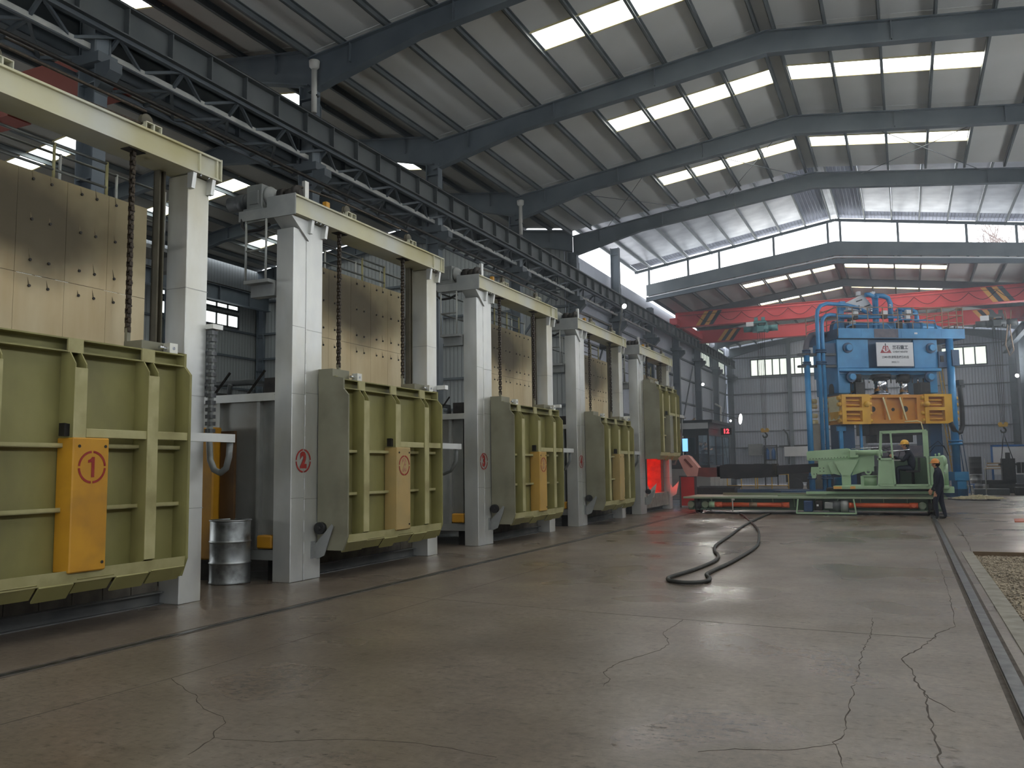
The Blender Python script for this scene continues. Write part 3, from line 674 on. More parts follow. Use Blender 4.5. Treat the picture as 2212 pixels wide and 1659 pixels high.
for (ya, yb_, z0, z1, n, lb) in ((60.6, 63.8, 8.7, 9.9, 6, 'window under the crane beam on the left wall'), (66.0, 69.4, 8.7, 9.9, 6, 'window under the crane beam in the far left corner'),
                             (60.6, 63.8, 10.3, 10.65, 6, 'narrow window strip above the crane beam on the left wall'), (66.0, 69.4, 10.3, 10.65, 6, 'narrow window strip above the crane beam in the far left corner'),
                             (35.0, 39.8, 9.95, 10.15, 6, 'low bright window strip over the crane beam behind furnace four'), (41.0, 45.8, 9.95, 10.15, 6, 'low bright window strip over the crane beam behind furnace five'), (46.8, 51.5, 9.95, 10.15, 6, 'low bright window strip over the crane beam at the crane')):
    window(wall_l, 'y', -12.93, ya, yb_, z0, z1, n, 'window_light', lb)
for (ya, yb_) in ((21.0, 26.5), (27.6, 32.9)):
    window(wall_lb, 'y', XW-0.25, ya, yb_, 8.55, 9.25, 7, 'window_dim', '%s window row on the dim left bay wall' % ('nearer' if ya < 25 else 'farther'))
    window(wall_lb, 'y', XW-0.25, ya, yb_, 9.4, 9.75, 7, 'window_dim', '%s upper window row on the dim left bay wall' % ('nearer' if ya < 25 else 'farther'))
for ya in (-6.0, 4.8):  # unseen glowing windows added to throw light up at the roof
    window(wall_lb, 'y', XW-0.25, ya, ya+10.0, 1.6, 4.4, 8, 'window_side', '%s added fill-light window, unseen, low on the dim left bay wall' % ('nearer' if ya > 0 else 'farther'))
for k in range(6):
    y0 = -6.5+12*k
    window(wall_r, 'y', 7.40, y0, y0+10.5, 7.0, 9.0, 8, 'window_side', 'high window on the right hall wall, number %d from the gate' % (k+1), depth=-0.06)

# ---- crane runway girders along the left column line
def stiff_girder(name, x, z0, z1, y0, y1, label, step=1.0, m='struct_steel', fl=0.3):
    g_ = empty(name, (x, y0, 0), label=label, cat='crane girder')
    L_ = y1-y0
    ob('web', B((-0.01, 0, z0, 0.01, L_, z1)), m, g_)
    ob('top_flange', B((-fl/2, 0, z1, fl/2, L_, z1+0.025)), m, g_)
    ob('bottom_flange', B((-fl/2, 0, z0-0.025, fl/2, L_, z0)), m, g_)
    ob('crane_rail', B((-0.035, 0, z1+0.025, 0.035, L_, z1+0.12)), 'black_steel', g_)
    n = int(L_/step)
    for k in range(n+1):
        ob('stiffener', lambda: B((-fl/2+0.02, -0.012, z0, fl/2-0.02, 0.012, z1)), m, g_, (0, min(k*step, L_-0.02), 0), key=('stf', z0, z1, fl))
    return g_
stiff_girder('runway_girder', -12.2, 9.25, 9.75, -7.5, 69.8, 'long plate girder with stiffeners carrying the crane rail above the furnaces', m='girder_grey')
stiff_girder('runway_girder', -13.3, 9.0, 9.75, -7.5, 34.0, 'dark plate girder on the far side of the furnace columns', 2.0, 'struct_dark')
stiff_girder('runway_girder', XW+0.7, 9.55, 10.2, -7.5, 34.0, 'grey crane girder along the dim left bay wall', 2.0)
stiff_girder('runway_girder', XR-0.35, 9.25, 9.75, -7.5, 69.8, 'crane girder along the right hall wall', 3.0)
def lattice(name, pa, pb, y0, y1, step, label, m='struct_dark', chord='struct_steel', cw=0.075):
    t = empty(name, (0, y0, 0), label=label, cat='truss'); L_ = y1-y0; n = int(L_/step)
    ob('chord', B((pb[0]-cw/2, 0, pb[1]-cw/2, pb[0]+cw/2, L_, pb[1]+cw/2)), chord, t)
    ob('chord', B((pa[0]-cw/2, 0, pa[1]-cw/2, pa[0]+cw/2, L_, pa[1]+cw/2)), m, t)
    for k in range(n):
        y = k*step
        ob('post', lambda: MB().bar((pa[0],0,pa[1]), (pb[0],0,pb[1]), 0.06), m, t, (0, y, 0), key=('lp', pa, pb))
        ob('diagonal', lambda: MB().bar((pa[0],0,pa[1]), (pb[0],step/2,pb[1]), 0.055), m, t, (0, y, 0), key=('ld', pa, pb, step))
        ob('diagonal', lambda: MB().bar((pb[0],-step/2,pb[1]), (pa[0],0,pa[1]), 0.055), m, t, (0, y+step, 0), key=('le', pa, pb, step))
    return t
lattice('runway_truss', (-12.2, 9.2), (-12.5, 8.93), -1.6, 46.0, 1.5, 'lattice under the crane girder above the furnaces, bright lower chord', chord='rail_paint', cw=0.1)
lattice('runway_truss', (-12.5, 8.9), (-13.25, 8.72), -1.6, 34.0, 1.5, 'dark lattice between the two crane girders behind the furnaces', chord='struct_dark')
ob('conduit', MB().cyl((-12.0, -2, 8.2), (-12.0, 33, 8.2), 0.04, n=8), 'black_steel', label='long dark conduit pipe under the crane girder', cat='pipe')
ob('haze', B((-12.8, 15.0, 0.05, 7.2, 69.9, 14.4)), 'furnace_haze', kind='stuff', label='thin bluish haze of furnace smoke hanging in the far hall', cat='haze')

# ================================================================== the five furnaces
def number_mark(parent, digit, r, loc, m, key):
    """stencilled digit in a broken ring, flat on a face that looks along +x"""
    def rg():
        b = MB()
        for q in range(4): b.ring((0,0,0), r, r*0.86, 0.002, 'x', q*90+4, q*90+86, 10)
        return b
    ob('painted_ring', rg, m, parent, loc, key=('ring', r))
    if digit == '1':
        q = lambda y, z: (y*r, z*r)
        ob('painted_number', lambda: MB().prism([q(-0.05,-0.62), q(0.17,-0.62), q(0.17,0.62), q(-0.02,0.62), q(-0.12,0.50), q(-0.30,0.42), q(-0.30,0.26), q(-0.05,0.30)], 'x', 0, 0.002), m, parent, loc, key=('one', r))
        return
    kk = ('dig', digit, r, m)
    if kk not in CACHE:
        me = text_mesh(digit, r*1.75, 0.001, 0.018*r/0.17, sx=0.9); me.materials.append(M[m]); CACHE[kk] = me
    o = bpy.data.objects.new('painted_number', CACHE[kk]); COL.objects.link(o); o.parent = parent
    o.location = (loc[0]+0.001, loc[1], loc[2]); o.rotation_euler = (math.pi/2, 0, math.pi/2)
def chain_mb(z0, z1, pitch=0.055):
    b = MB(); n = max(1, int((z1-z0)/pitch))
    for k in range(n):
        z = z0+k*pitch
        if k % 2: b.box(-0.012, -0.03, z-0.02, 0.012, 0.03, z+pitch*0.95)
        else:
            b.box(-0.028, -0.022, z-0.012, -0.016, 0.022, z+pitch*0.9); b.box(0.016, -0.022, z-0.012, 0.028, 0.022, z+pitch*0.9)
        b.cyl((-0.035, 0, z), (0.035, 0, z), 0.012, n=6)
    return b
def handrail(parent, pts, zs, z0, z1, m, postm, name='handrail'):
    b = MB()
    for z in zs:
        for p, q in zip(pts, pts[1:]): b.cyl((p[0],p[1],z), (q[0],q[1],z), 0.016, n=6)
    ob(name, b, m, parent)
    for p in pts: ob('handrail_post', lambda: MB().cyl((0,0,z0), (0,0,z1), 0.018, n=6), postm, parent, (p[0], p[1], 0), key=('hp', z0, z1, postm))

def furnace_door(parent, z_up, box_m, box_num, num_m):
    d = ob('furnace_door', lambda: B((0.30, 0.64, 0.45, 0.34, 3.46, 2.95), (-0.02, 0.64, 0.42, 0.30, 0.70, 3.02), (-0.02, 3.40, 0.42, 0.30, 3.46, 3.02)), 'olive', parent, (0, 0, z_up), key='door')
    prof = [(0.02, 0.42), (0.47, 0.42), (0.55, 0.62), (0.55, 2.72), (0.46, 2.82), (0.46, 2.97), (0.02, 3.06)]
    for y in (0.605, 3.46):
        ob('side_plate', lambda: MB().prism(prof, 'y', 0, 0.035), 'olive_grey' if y < 1 else 'olive', d, (0, y, 0), key=('sidepl', y), bevel=0.006)
    # top channel
    ob('top_channel', lambda: B((0.30, 0.64, 2.95, 0.46, 3.46, 2.965), (0.30, 0.64, 2.82, 0.46, 3.46, 2.835), (0.30, 0.64, 2.82, 0.33, 3.46, 2.965)), 'olive', d, key='topch')
    for y in (1.03, 1.94, 2.87):
        ob('channel_cap', lambda: B((0.44, -0.02, 2.82, 0.462, 0.16, 2.967)), 'olive_light', d, (0, y, 0), key='chcap')
        sp = [(0.33, 0.56), (0.42, 0.56), (0.55, 0.66), (0.55, 2.70), (0.46, 2.83), (0.33, 2.83)]
        r = ob('rib', lambda: MB().prism(sp, 'y', 0, 0.012).prism(sp, 'y', 0.128, 0.14), 'olive', d, (0, y, 0), key='rib')
        ob('rib_face', lambda: B((0.545, -0.003, 0.66, 0.56, 0.143, 2.66)), 'olive_light', d, (0, y, 0), key='ribface', bevel=0.004)
    # horizontal stiffeners between the ribs
    for z in (1.90, 1.26):
        for (a, c) in ((0.64, 1.03), (1.17, 1.94), (2.08, 2.87), (3.01, 3.46)):
            ob('stiffener', lambda: B((0.33, a, -0.045, 0.43, c, -0.035), (0.42, a, -0.045, 0.43, c, 0.0)), 'olive_light', d, (0, 0, z), key=('dst', a))
    # long square bar that runs past the right edge and carries the cable loop
    ob('cable_bar', lambda: B((0.46, 2.10, 1.96, 0.54, 4.22, 2.05)), 'olive_light', d, key='cbar', bevel=0.004)
    ob('cable_bar_end', lambda: B((0.455, 3.50, 1.955, 0.545, 4.24, 2.055)), 'silver', d, key='cbare')
    ob('pipe_hole_tab', lambda: MB().prism([(1.88, 1.97), (1.95, 1.97), (1.95, 2.09), (1.88, 2.10)], 'x', 0.42, 0.50), 'black_steel', d, key='pht')
    # counterweight box
    ob('weight_box', lambda: B((0.345, 1.922, 0.62, 0.585, 2.35, 1.955)), box_m, d, key=('wbox', box_m), bevel=0.012)
    for (y, z) in ((1.99, 1.87), (2.30, 1.87), (2.30, 0.70)):
        ob('box_bolt', lambda: MB().cyl((0.585,0,0), (0.592,0,0), 0.016, n=8), 'black_steel', d, (0, y, z), key='bxb')
    if box_num: number_mark(d, box_num, 0.165, (0.587, 2.145, 1.66), num_m, 'b')
    # bottom lip with its bent flaps
    ob('bottom_lip', lambda: MB().prism([(0.44, 0.50), (0.53, 0.52), (0.55, 0.645), (0.535, 0.645), (0.50, 0.53), (0.44, 0.51)], 'y', 0.64, 3.46).box(0.33, 0.64, 0.49, 0.45, 3.46, 0.505), 'olive_light', d, key='blip')
    for (a, c, dz) in ((0.64, 1.15, 0.0), (1.17, 1.62, 0.015), (1.64, 2.02, -0.02), (2.06, 2.50, 0.02), (2.53, 2.95, -0.015), (2.99, 3.46, 0.0)):
        ob('lip_flap', lambda: MB().prism([(0.54, 0.53+dz), (0.53, 0.545+dz), (0.42, 0.40+dz), (0.43, 0.385+dz)], 'y', a, c), 'olive', d, key=('flap', a))
    # lugs at the top where the chains hook on
    for y in (1.13, 3.05):
        ob('chain_lug', lambda: B((-0.01, -0.05, 2.95, 0.30, 0.05, 3.0), (-0.015, -0.02, 3.0, 0.015, 0.02, 3.14)), 'olive_grey', d, (0, y, 0), key='lug')
    ob('roller_plate', lambda: B((-0.02, 0.62, 2.86, 0.26, 1.05, 3.13)), 'olive_grey', d, key='rpl')
    ob('roller_plate', lambda: B((-0.02, 3.02, 2.94, 0.26, 3.46, 3.10)), 'olive_grey', d, key='rpl2')
    for y in (1.13, 3.36):
        ob('guide_block', lambda: B((0.30, -0.06, 2.97, 0.40, 0.06, 3.09)), 'silver', d, (0, y, 0), key='gbl')
        ob('guide_pin', lambda: MB().cyl((0.34, -0.16, 3.03), (0.34, -0.05, 3.03), 0.022, n=8).cyl((0.40, 0.0, 3.03), (0.405, 0, 3.03), 0.02, n=8), 'chrome', d, (0, y, 0), key='gpin')
    return d

FW = {1: ('yellow-orange', 'orange_box'), 2: ('faded tan', 'tan_box'), 3: ('ochre', 'ochre_box'), 4: ('tan', 'tan_box'), 5: ('dark olive', 'olive_grey')}
FLAB = {1: 'nearest forge furnace, olive door with an orange box stencilled 1',
        2: 'second forge furnace, silver column stencilled 2, door shut',
        3: 'third forge furnace, silver column stencilled 3, door shut',
        4: 'fourth forge furnace, silver column stencilled 4, door shut',
        5: 'farthest forge furnace, door raised over a red-hot chamber'}
FURN = {}
for k in range(1, 6):
    y0 = 10.1+6*(k-2); up = 1.42 if k == 5 else 0.0
    f = empty('forge_furnace', (-8.1, y0, 0), label=FLAB[k], cat='furnace', group='row of forge furnaces along the left wall'); FURN[k] = f
    # gantry
    ob('column', lambda: B((-0.34, 0.305, 0, 0, 0.70, 5.36)), 'silver', f, key='fcol', bevel=0.008)
    ob('column_casing', lambda: B((-0.32, 0.0, 0, 0.0, 0.295, 5.20)), 'silver', f, key='fcas', bevel=0.008)
    ob('column', lambda: B((-0.34, 3.92, 0, 0, 4.28, 5.36)), 'silver', f, key='fcolr', bevel=0.008)
    for z, y, w in ((3.72, 0.152, 0.3), (2.72, 0.152, 0.3), (1.2, 0.152, 0.3), (3.70, 0.502, 0.4), (2.75, 0.502, 0.4), (1.18, 0.502, 0.4), (3.9, 4.1, 0.37), (2.55, 4.1, 0.37), (1.15, 4.1, 0.37)):
        ob('weld_seam', lambda: B((-0.33, -w/2, -0.004, 0.003, w/2, 0.004)), 'silver_dark', f, (0, y, z), key=('seam', w))
    for i in range(16):
        ob('stitch_weld', lambda: B((0.0, -0.008, 0, 0.006, 0.008, 0.14)), 'silver', f, (0, 0.30, 0.25+i*0.31), key='stw')
    bm = ob('cross_beam', lambda: B((-0.32, -0.12, 5.635, 0.12, 4.36, 5.66), (-0.32, -0.12, 5.37, 0.12, 4.36, 5.395), (0.06, -0.12, 5.39, 0.085, 4.36, 5.64), (-0.30, -0.12, 5.39, -0.27, 4.36, 5.64)), 'beam_paint', f, key='xbeam')
    ob('beam_end_plate', lambda: B((-0.40, -0.14, 5.345, 0.125, -0.115, 5.665)), 'grey_machine', f, key='bep')
    ob('beam_end_plate', lambda: B((-0.32, 4.355, 5.37, 0.125, 4.375, 5.665)), 'beam_paint', f, key='bep2')
    for y in (4.0, 4.3):
        ob('beam_stiffener', lambda: B((0.08, -0.01, 5.395, 0.115, 0.01, 5.635)), 'beam_paint', f, (0, y, 0), key='bst')
    ob('gusset', lambda: MB().prism([(-0.12, 5.37), (0.32, 5.37), (0.32, 5.05)], 'x', -0.30, 0.03), 'silver', f, key='gus')
    for y in (0.33, 0.68, 3.93, 4.26):
        ob('bolt_bracket', lambda: MB().prism([(0.0, 5.37), (0.10, 5.37), (0.07, 5.17), (0.0, 5.17)], 'y', -0.03, 0.03), 'silver', f, (0, y, 0), key='bbr')
    ob('bolt_row', lambda: MB().cyl((0.105,0.40,5.34),(0.105,0.40,5.37),0.014,n=6).cyl((0.105,0.5,5.34),(0.105,0.5,5.37),0.014,n=6).cyl((0.105,0.6,5.34),(0.105,0.6,5.37),0.014,n=6).cyl((0.105,4.02,5.34),(0.105,4.02,5.37),0.014,n=6).cyl((0.105,4.16,5.34),(0.105,4.16,5.37),0.014,n=6), 'chrome', f, key='brow', kind='stuff')
    # lifting drive on a bracket behind the beam end
    ob('drive_shelf', lambda: B((-0.95, -0.12, 5.42, -0.38, 0.36, 5.52), (-0.95, -0.12, 5.36, -0.38, -0.06, 5.42)), 'grey_machine', f, key='dsh')
    gb = ob('gearbox', lambda: B((-0.86, -0.06, 5.52, -0.56, 0.30, 5.93), (-0.90, -0.09, 5.52, -0.52, 0.33, 5.56), (-0.80, -0.075, 5.62, -0.62, -0.055, 5.84)), 'gear_grey', f, key='gbx', bevel=0.03)
    ob('motor', lambda: MB().cyl((-1.32, 0.12, 5.74), (-0.86, 0.12, 5.74), 0.125, n=18).cyl((-1.12, 0.12, 5.74), (-0.98, 0.12, 5.74), 0.135, n=18), 'dark_grey', f, key='mot')
    ob('shaft_flange', lambda: MB().lathe([(0.16,-0.56),(0.16,-0.52),(0.10,-0.44),(0.06,-0.40)], (0, 0.12, 5.76), 18, 'x'), 'grey_machine', f, key='sfl')
    ob('drive_shaft', lambda: MB().cyl((-0.46,0.12,5.76),(0.02,0.12,5.76),0.045,n=12).cyl((-0.36,0.12,5.76),(-0.24,0.12,5.76),0.10,n=16).cyl((-0.21,0.12,5.76),(-0.10,0.12,5.76),0.085,n=16).cyl((-0.08,0.12,5.76),(-0.02,0.12,5.76),0.11,n=20), 'black_steel', f, key='dsf')
    ob('bearing_stand', lambda: B((-0.06, 0.25, 5.66, 0.0, 0.34, 5.98)), 'silver', f, key='bst2')
    ob('limit_switch', lambda: B((-0.04, 0.74, 5.70, 0.03, 0.83, 5.79)), 'orange_box', f, key='lsw')
    ob('lead_cable', lambda: MB().tube([(-0.9,-0.1,5.4),(-0.88,-0.12,5.28),(-0.8,-0.1,5.2),(-0.6,-0.05,5.22),(-0.45,0.0,5.3)], 0.025, 6), 'black_rubber', f, key='lcb')
    for y in (1.30, 3.22):
        ob('pulley', lambda: MB().lathe([(0.03,-0.03),(0.085,-0.03),(0.085,-0.018),(0.06,-0.008),(0.06,0.008),(0.085,0.018),(0.085,0.03),(0.03,0.03)], (0.0, 0, 5.79), 20, 'x'), 'dark_guide', f, (0, y, 0), key='pul')
        ob('pulley_stand', lambda: B((-0.08,-0.12,5.66,0.08,-0.11,5.76),(-0.08,-0.01,5.66,0.08,0.01,5.76),(-0.08,0.11,5.66,0.08,0.12,5.76),(-0.08,-0.12,5.66,0.08,0.12,5.672),(-0.08,-0.12,5.75,0.08,0.12,5.762)), 'beam_paint', f, (0, y+0.06, 0), key='pst')
    ob('drive_chain', lambda: MB().bar((-0.05,0.12,5.87),(-0.0,1.30,5.91),0.03,0.022).bar((-0.05,0.15,5.66),(0.0,3.2,5.74),0.03,0.022).bar((0,1.3,5.91),(0,3.22,5.91),0.03,0.022), 'chain_steel', f, key='dch')
    zb = 3.1+up
    for y in (1.13, 3.05):
        ob('lifting_chain', lambda: chain_mb(zb+0.12, 5.62), 'chain_steel', f, (0, y, 0), key=('chn', k == 5))
        ob('chain_shackle', lambda: B((-0.02,-0.025,-0.02,0.02,0.025,0.16)), 'olive_grey', f, (0, y, zb), key='shk')
        ob('chain_port', lambda: B((-0.07,-0.12,5.362,0.07,0.12,5.372)), 'black_steel', f, (0, y, 0), key='cpt')
    # sheeting above the door
    ycut = [0.70, 1.20, 1.81, 2.40, 2.95, 3.51]
    for ya, yb_ in zip(ycut, ycut[1:]):
        for za, zb_ in ((2.60, 3.70), (3.706, 4.83)):
            ob('cover_sheet', lambda: B((-0.27, ya+0.002, za, -0.25, yb_-0.002, zb_)), 'soot_panel', f, key=('csh', ya, za))
    def bolts():
        b = MB()
        for ya in (0.86, 1.06, 1.36, 1.52, 1.98, 2.2, 2.58, 2.78, 3.05, 3.3):
            for z in (3.58, 3.86, 4.30, 4.74): b.cyl((-0.25, ya, z), (-0.235, ya, z), 0.016, n=6)
        return b
    def streaks():
        b = MB(); rr = random.Random(3)
        for ya in (0.86, 1.06, 1.36, 1.52, 1.98, 2.2, 2.58, 2.78, 3.05, 3.3):
            for z in (3.58, 3.86, 4.30, 4.74):
                h = rr.uniform(0.03, 0.13); b.prism([(ya-0.011, z), (ya+0.011, z), (ya-0.004-h*0.15, z+h)], 'x', -0.25, -0.249)
        return b
    ob('bolt_streaks', streaks, 'soot_mark', f, key='bsk', kind='stuff')
    ob('sheet_bolts', bolts, 'black_steel', f, key='sbl', kind='stuff')
    ob('guide_rail', lambda: B((-0.32, 3.66, 2.5, -0.22, 3.685, 5.37), (-0.32, 3.66, 2.5, -0.30, 3.76, 5.37), (-0.32, 3.74, 2.5, -0.22, 3.76, 5.37)), 'dark_guide', f, key='grl')
    ob('guide_rail', lambda: B((0.0, 0.63, 0.75, 0.05, 0.67, 3.0)), 'dark_grey', f, key='grl2')
    # walkway behind the sheets
    ob('walkway', lambda: B((-0.80, -0.16, 4.38, -0.34, 4.30, 4.43), (-0.78, -0.02, 4.20, -0.34, 0.14, 4.38), (-0.78, 4.1, 4.20, -0.34, 4.26, 4.38)), 'grey_machine', f, key='wkw')
    handrail(f, [(-0.40, -0.14), (-0.78, -0.14), (-0.78, 1.0), (-0.78, 1.8), (-0.78, 2.7), (-0.78, 3.5), (-0.78, 4.28)], (4.88, 5.32), 4.43, 5.34, 'handrail_dark', 'rail_paint')
    handrail(f, [(-0.36, 1.05), (-0.36, 1.62), (-0.36, 2.3), (-0.36, 3.0)], (4.96, 5.25), 4.83, 5.27, 'handrail_dark', 'olive_light', 'sheet_rail')
    # furnace body
    if k != 5:
        ob('body', lambda: B((-4.0, 0.20, 0.42, -0.45, 4.10, 2.74)), 'silver_dark', f, key='fbody')
    else:
        ob('body', lambda: B((-4.0, 0.20, 0.42, -0.30, 1.18, 2.74), (-4.0, 3.80, 0.42, -0.30, 4.10, 2.74), (-4.0, 1.18, 0.42, -3.4, 3.80, 2.74), (-3.4, 1.18, 2.45, -0.30, 3.80, 2.74), (-3.4, 1.18, 0.42, -0.30, 3.80, 0.50)), 'silver_dark', f)
        hot = MB()
        hot.add([(-3.39,1.19,0.5),(-3.39,3.79,0.5),(-3.39,3.79,2.44),(-3.39,1.19,2.44)], [(0,1,2,3)])
        hot.add([(-3.39,3.79,0.5),(-0.9,3.79,0.5),(-0.9,3.79,2.44),(-3.39,3.79,2.44)], [(0,1,2,3)])
        hot.add([(-3.39,1.19,0.5),(-3.39,1.19,2.44),(-0.9,1.19,2.44),(-0.9,1.19,0.5)], [(0,1,2,3)])
        hot.add([(-3.39,1.19,2.44),(-3.39,3.79,2.44),(-0.4,3.79,2.44),(-0.4,1.19,2.44)], [(0,1,2,3)])
        hot.add([(-3.39,1.19,0.62),(-0.30,1.19,0.62),(-0.30,3.79,0.62),(-3.39,3.79,0.62)], [(0,1,2,3)])
        ob('hot_chamber', hot, 'hot_brick', f, label='glowing red furnace chamber')
        ob('door_jamb', B((-0.9, 3.42, 0.5, -0.20, 3.80, 2.45)), 'warm_brick', f); ob('door_jamb', B((-0.9, 1.18, 0.5, -0.20, 1.34, 2.45)), 'warm_brick', f)
        ob('door_sill', B((-0.3, 0.75, 0.16, -0.05, 3.85, 0.64)), 'concrete_block', f)
    for x in (-0.72, -1.5, -2.3, -3.1):
        ob('body_rib', lambda: B((-0.03, 0.12, 0.42, 0.03, 0.20, 2.70)), 'silver_dark', f, (x, 0, 0), key='brib')
    ob('top_angle', lambda: B((-4.0, 0.08, 2.72, -0.30, 0.22, 2.76), (-4.0, 0.08, 2.64, -0.30, 0.10, 2.76)), 'silver', f, key='tang')
    ob('base_channel', lambda: B((-4.0, 0.08, 0.30, -0.30, 0.14, 0.45), (-4.0, 0.08, 0.43, -0.30, 0.24, 0.45)), 'silver_dark', f, key='bchn')
    for x in (-0.5, -1.9, -3.4):
        for y in (0.3, 3.85): ob('foot', lambda: B((-0.08,-0.08,0,0.08,0.08,0.42)), 'black_steel', f, (x, y, 0), key='foot')
    ob('burner_block', lambda: B((-0.64, 0.02, 0.47, -0.36, 0.19, 0.66)), 'orange_box', f, key='bblk', bevel=0.02)
    ob('junction_box', lambda: B((-0.70, 0.22, 2.76, -0.36, 0.5, 3.0)), 'black_steel', f, key='jbx')
    ob('roof_pipe', lambda: MB().tube([(-1.0,0.6,2.74),(-1.0,0.6,2.95),(-1.3,0.6,3.0),(-3.4,0.6,3.0)], 0.05, 8).tube([(-1.5,0.35,2.74),(-1.5,0.35,2.9),(-1.48,0.35,2.95)], 0.035, 8).box(-2.6,0.3,2.74,-1.8,0.9,2.84), 'dark_grey', f, key='rpp')
    for x in (-1.2, -1.9): ob('roof_lever', lambda: MB().bar((0,0.4,2.76),(0.27,0.5,3.16),0.03), 'black_steel', f, (x, 0, 0), key='rlv')
    # front sill and refractory blocks below the door
    ob('sill_beam', lambda: B((-0.40, 0.70, 0.0, -0.24, 3.92, 0.012), (-0.33, 0.70, 0.0, -0.31, 3.92, 0.15), (-0.40, 0.70, 0.138, -0.24, 3.92, 0.15)), 'sill_dark', f, key='sill')
    for i in range(8):
        a = 0.72+i*0.4
        ob('block', lambda: B((-0.44, 0.0, 0.152, -0.34, 0.388, 0.62)), 'fire_block', f, (0.0, a, 0), key='rblk')
    # roller bracket on the left column
    ob('bracket_plate', lambda: MB().prism([(0.0, 0.30), (0.0, 0.50), (0.30, 0.80), (0.33, 0.77), (0.17, 0.34), (0.05, 0.29)], 'y', 0.565, 0.58), 'grey_machine', f, key='brpl')
    ob('guide_roller', lambda: MB().cyl((0.10, 0.53, 0.74), (0.10, 0.60, 0.74), 0.09, n=16).cyl((0.10, 0.50, 0.74), (0.10, 0.61, 0.74), 0.03, n=10), 'black_rubber', f, key='grol')
    def perf():
        b = B((0.0, 0.46, 0.30, 0.012, 0.57, 0.55))
        for i in range(3):
            for j in range(6): b.cyl((0.012, 0.48+i*0.035, 0.325+j*0.04), (0.014, 0.48+i*0.035, 0.325+j*0.04), 0.012, n=6)
        return b
    ob('perforated_plate', perf, 'grey_machine', f, key='perf')
    # door and its cable loop
    furnace_door(f, up, FW[k][1], {1: '1', 2: '2', 3: '3'}.get(k), 'red_stencil' if k == 1 else 'faded_stencil')
    if k == 1:
        ob('cable_loop', lambda: MB().tube([(0.05,4.33,3.42),(0.05,4.33,2.6),(0.05,4.32,2.0),(0.08,4.31,1.75),(0.17,4.29,1.62),(0.30,4.26,1.58),(0.41,4.24,1.64),(0.47,4.22,1.78),(0.49,4.21,1.95)], 0.04, 8), 'gear_grey', f)
        for i in range(16): ob('loop_link', lambda: B((-0.045,-0.045,0,0.045,0.045,0.05)), 'rail_steel', f, (0.05, 4.33, 2.0+i*0.09), key='llk')
        ob('loop_bracket', lambda: B((-0.10, 4.27, 3.42, 0.12, 4.45, 3.48)), 'silver', f)
    else:
        ob('cable_loop', lambda: MB().tube([(0.02,4.31,1.52+up*.1),(0.12,4.31,1.50+up*.1),(0.3,4.28,1.56+up*.4),(0.44,4.22,1.74+up*.8),(0.47,4.17,1.97+up)], 0.035, 8), 'gear_grey', f, key=('loop', k == 5))
        ob('loop_bracket', lambda: B((0.0, 4.28, 3.10, 0.18, 4.40, 3.18)), 'silver', f, key='lbr')
    if k in (2, 3, 4): number_mark(f, str(k), 0.175, (0.004, 0.27, 1.74), 'red_stencil', 'c')
# wing plates beside the glowing opening
for y, s_ in ((0.78, 1), (3.9, 1)):
    ob('wing_plate', MB().prism([(0.02, 0.42), (0.02, 0.95), (0.10, 0.78), (0.34, 1.02), (0.24, 0.55)], 'y', y, y+0.015), 'silver', FURN[5])

# ---- steel drum between furnaces one and two
dr = empty('steel_drum', (-8.98, 9.85, 0), label='dented bare steel drum standing between the first two furnaces', cat='drum')
ob('drum_body', MB().lathe([(0.0,0.02),(0.27,0.02),(0.285,0.0),(0.292,0.015),(0.285,0.03),(0.285,0.27),(0.290,0.285),(0.298,0.295),(0.290,0.305),(0.285,0.32),(0.285,0.57),(0.290,0.585),(0.298,0.595),(0.290,0.605),(0.285,0.62),(0.285,0.87),(0.285,0.89)], (0,0,0), 36), 'drum_metal', dr)
ob('drum_rim', MB().tube([(0.287*math.cos(t*math.pi/18), 0.287*math.sin(t*math.pi/18), 0.895) for t in range(36)], 0.012, 6, True), 'drum_metal', dr)
ob('drum_lid', MB().lathe([(0.0,0.865),(0.275,0.865),(0.28,0.885)], (0,0,0), 36), 'silver_dark', dr)
# orange cabinet in the gap
cb_ = empty('control_cabinet', (-9.62, 9.93, 0), label='tall narrow orange cabinet in the gap behind the first furnace', cat='cabinet')
ob('cabinet_body', B((-0.35, 0.0, 0.3, 0.21, 0.18, 2.26)), 'orange_box', cb_, bevel=0.02)
ob('cabinet_plinth', B((-0.33, 0.02, 0.0, 0.19, 0.16, 0.3)), 'black_steel', cb_)
ob('cabinet_side', B((0.24, 0.12, 0.35, 0.50, 0.17, 2.2)), 'brown_panel', cb_)
for k, nm in ((2, 'second'), (3, 'third'), (4, 'fourth')):
    b = empty('stacked_lumber', (-10.6, 10.1+6*(k-2)-1.2, 0), label='dark steel stand in the gap before the %s furnace' % nm, cat='stand')
    ob('stand_frame', lambda: B((-0.5,0,0.28,0.9,0.06,0.36),(-0.5,0.5,0.28,0.9,0.56,0.36),(-0.5,0,0,-0.44,0.56,0.3),(0.84,0,0,0.9,0.56,0.3)), 'black_steel', b, key='stnd')
    ob('stand_top', lambda: B((-0.5,0,0.36,0.9,0.56,0.39)), 'dark_grey', b, key='stndt')
# long crane in the dim bay
cl = empty('bridge_crane', (-21, 12.4, 0), label='red bridge crane girder in the dim bay above the first furnace', cat='crane')
ob('girder', B((-7.6, -0.55, 9.25, 7.5, -0.1, 10.15)), 'crane_dim_red', cl)
for x in (-7.6, 7.3): ob('end_truck', B((x-0.15, -1.2, 9.8, x+0.35, 2.4, 10.2)), 'crane_dim_red', cl)
for x in (-5, -2, 1, 4): ob('girder_flange', B((x, -0.6, 9.22, x+2.9, -0.05, 9.25)), 'crane_dim_red', cl)

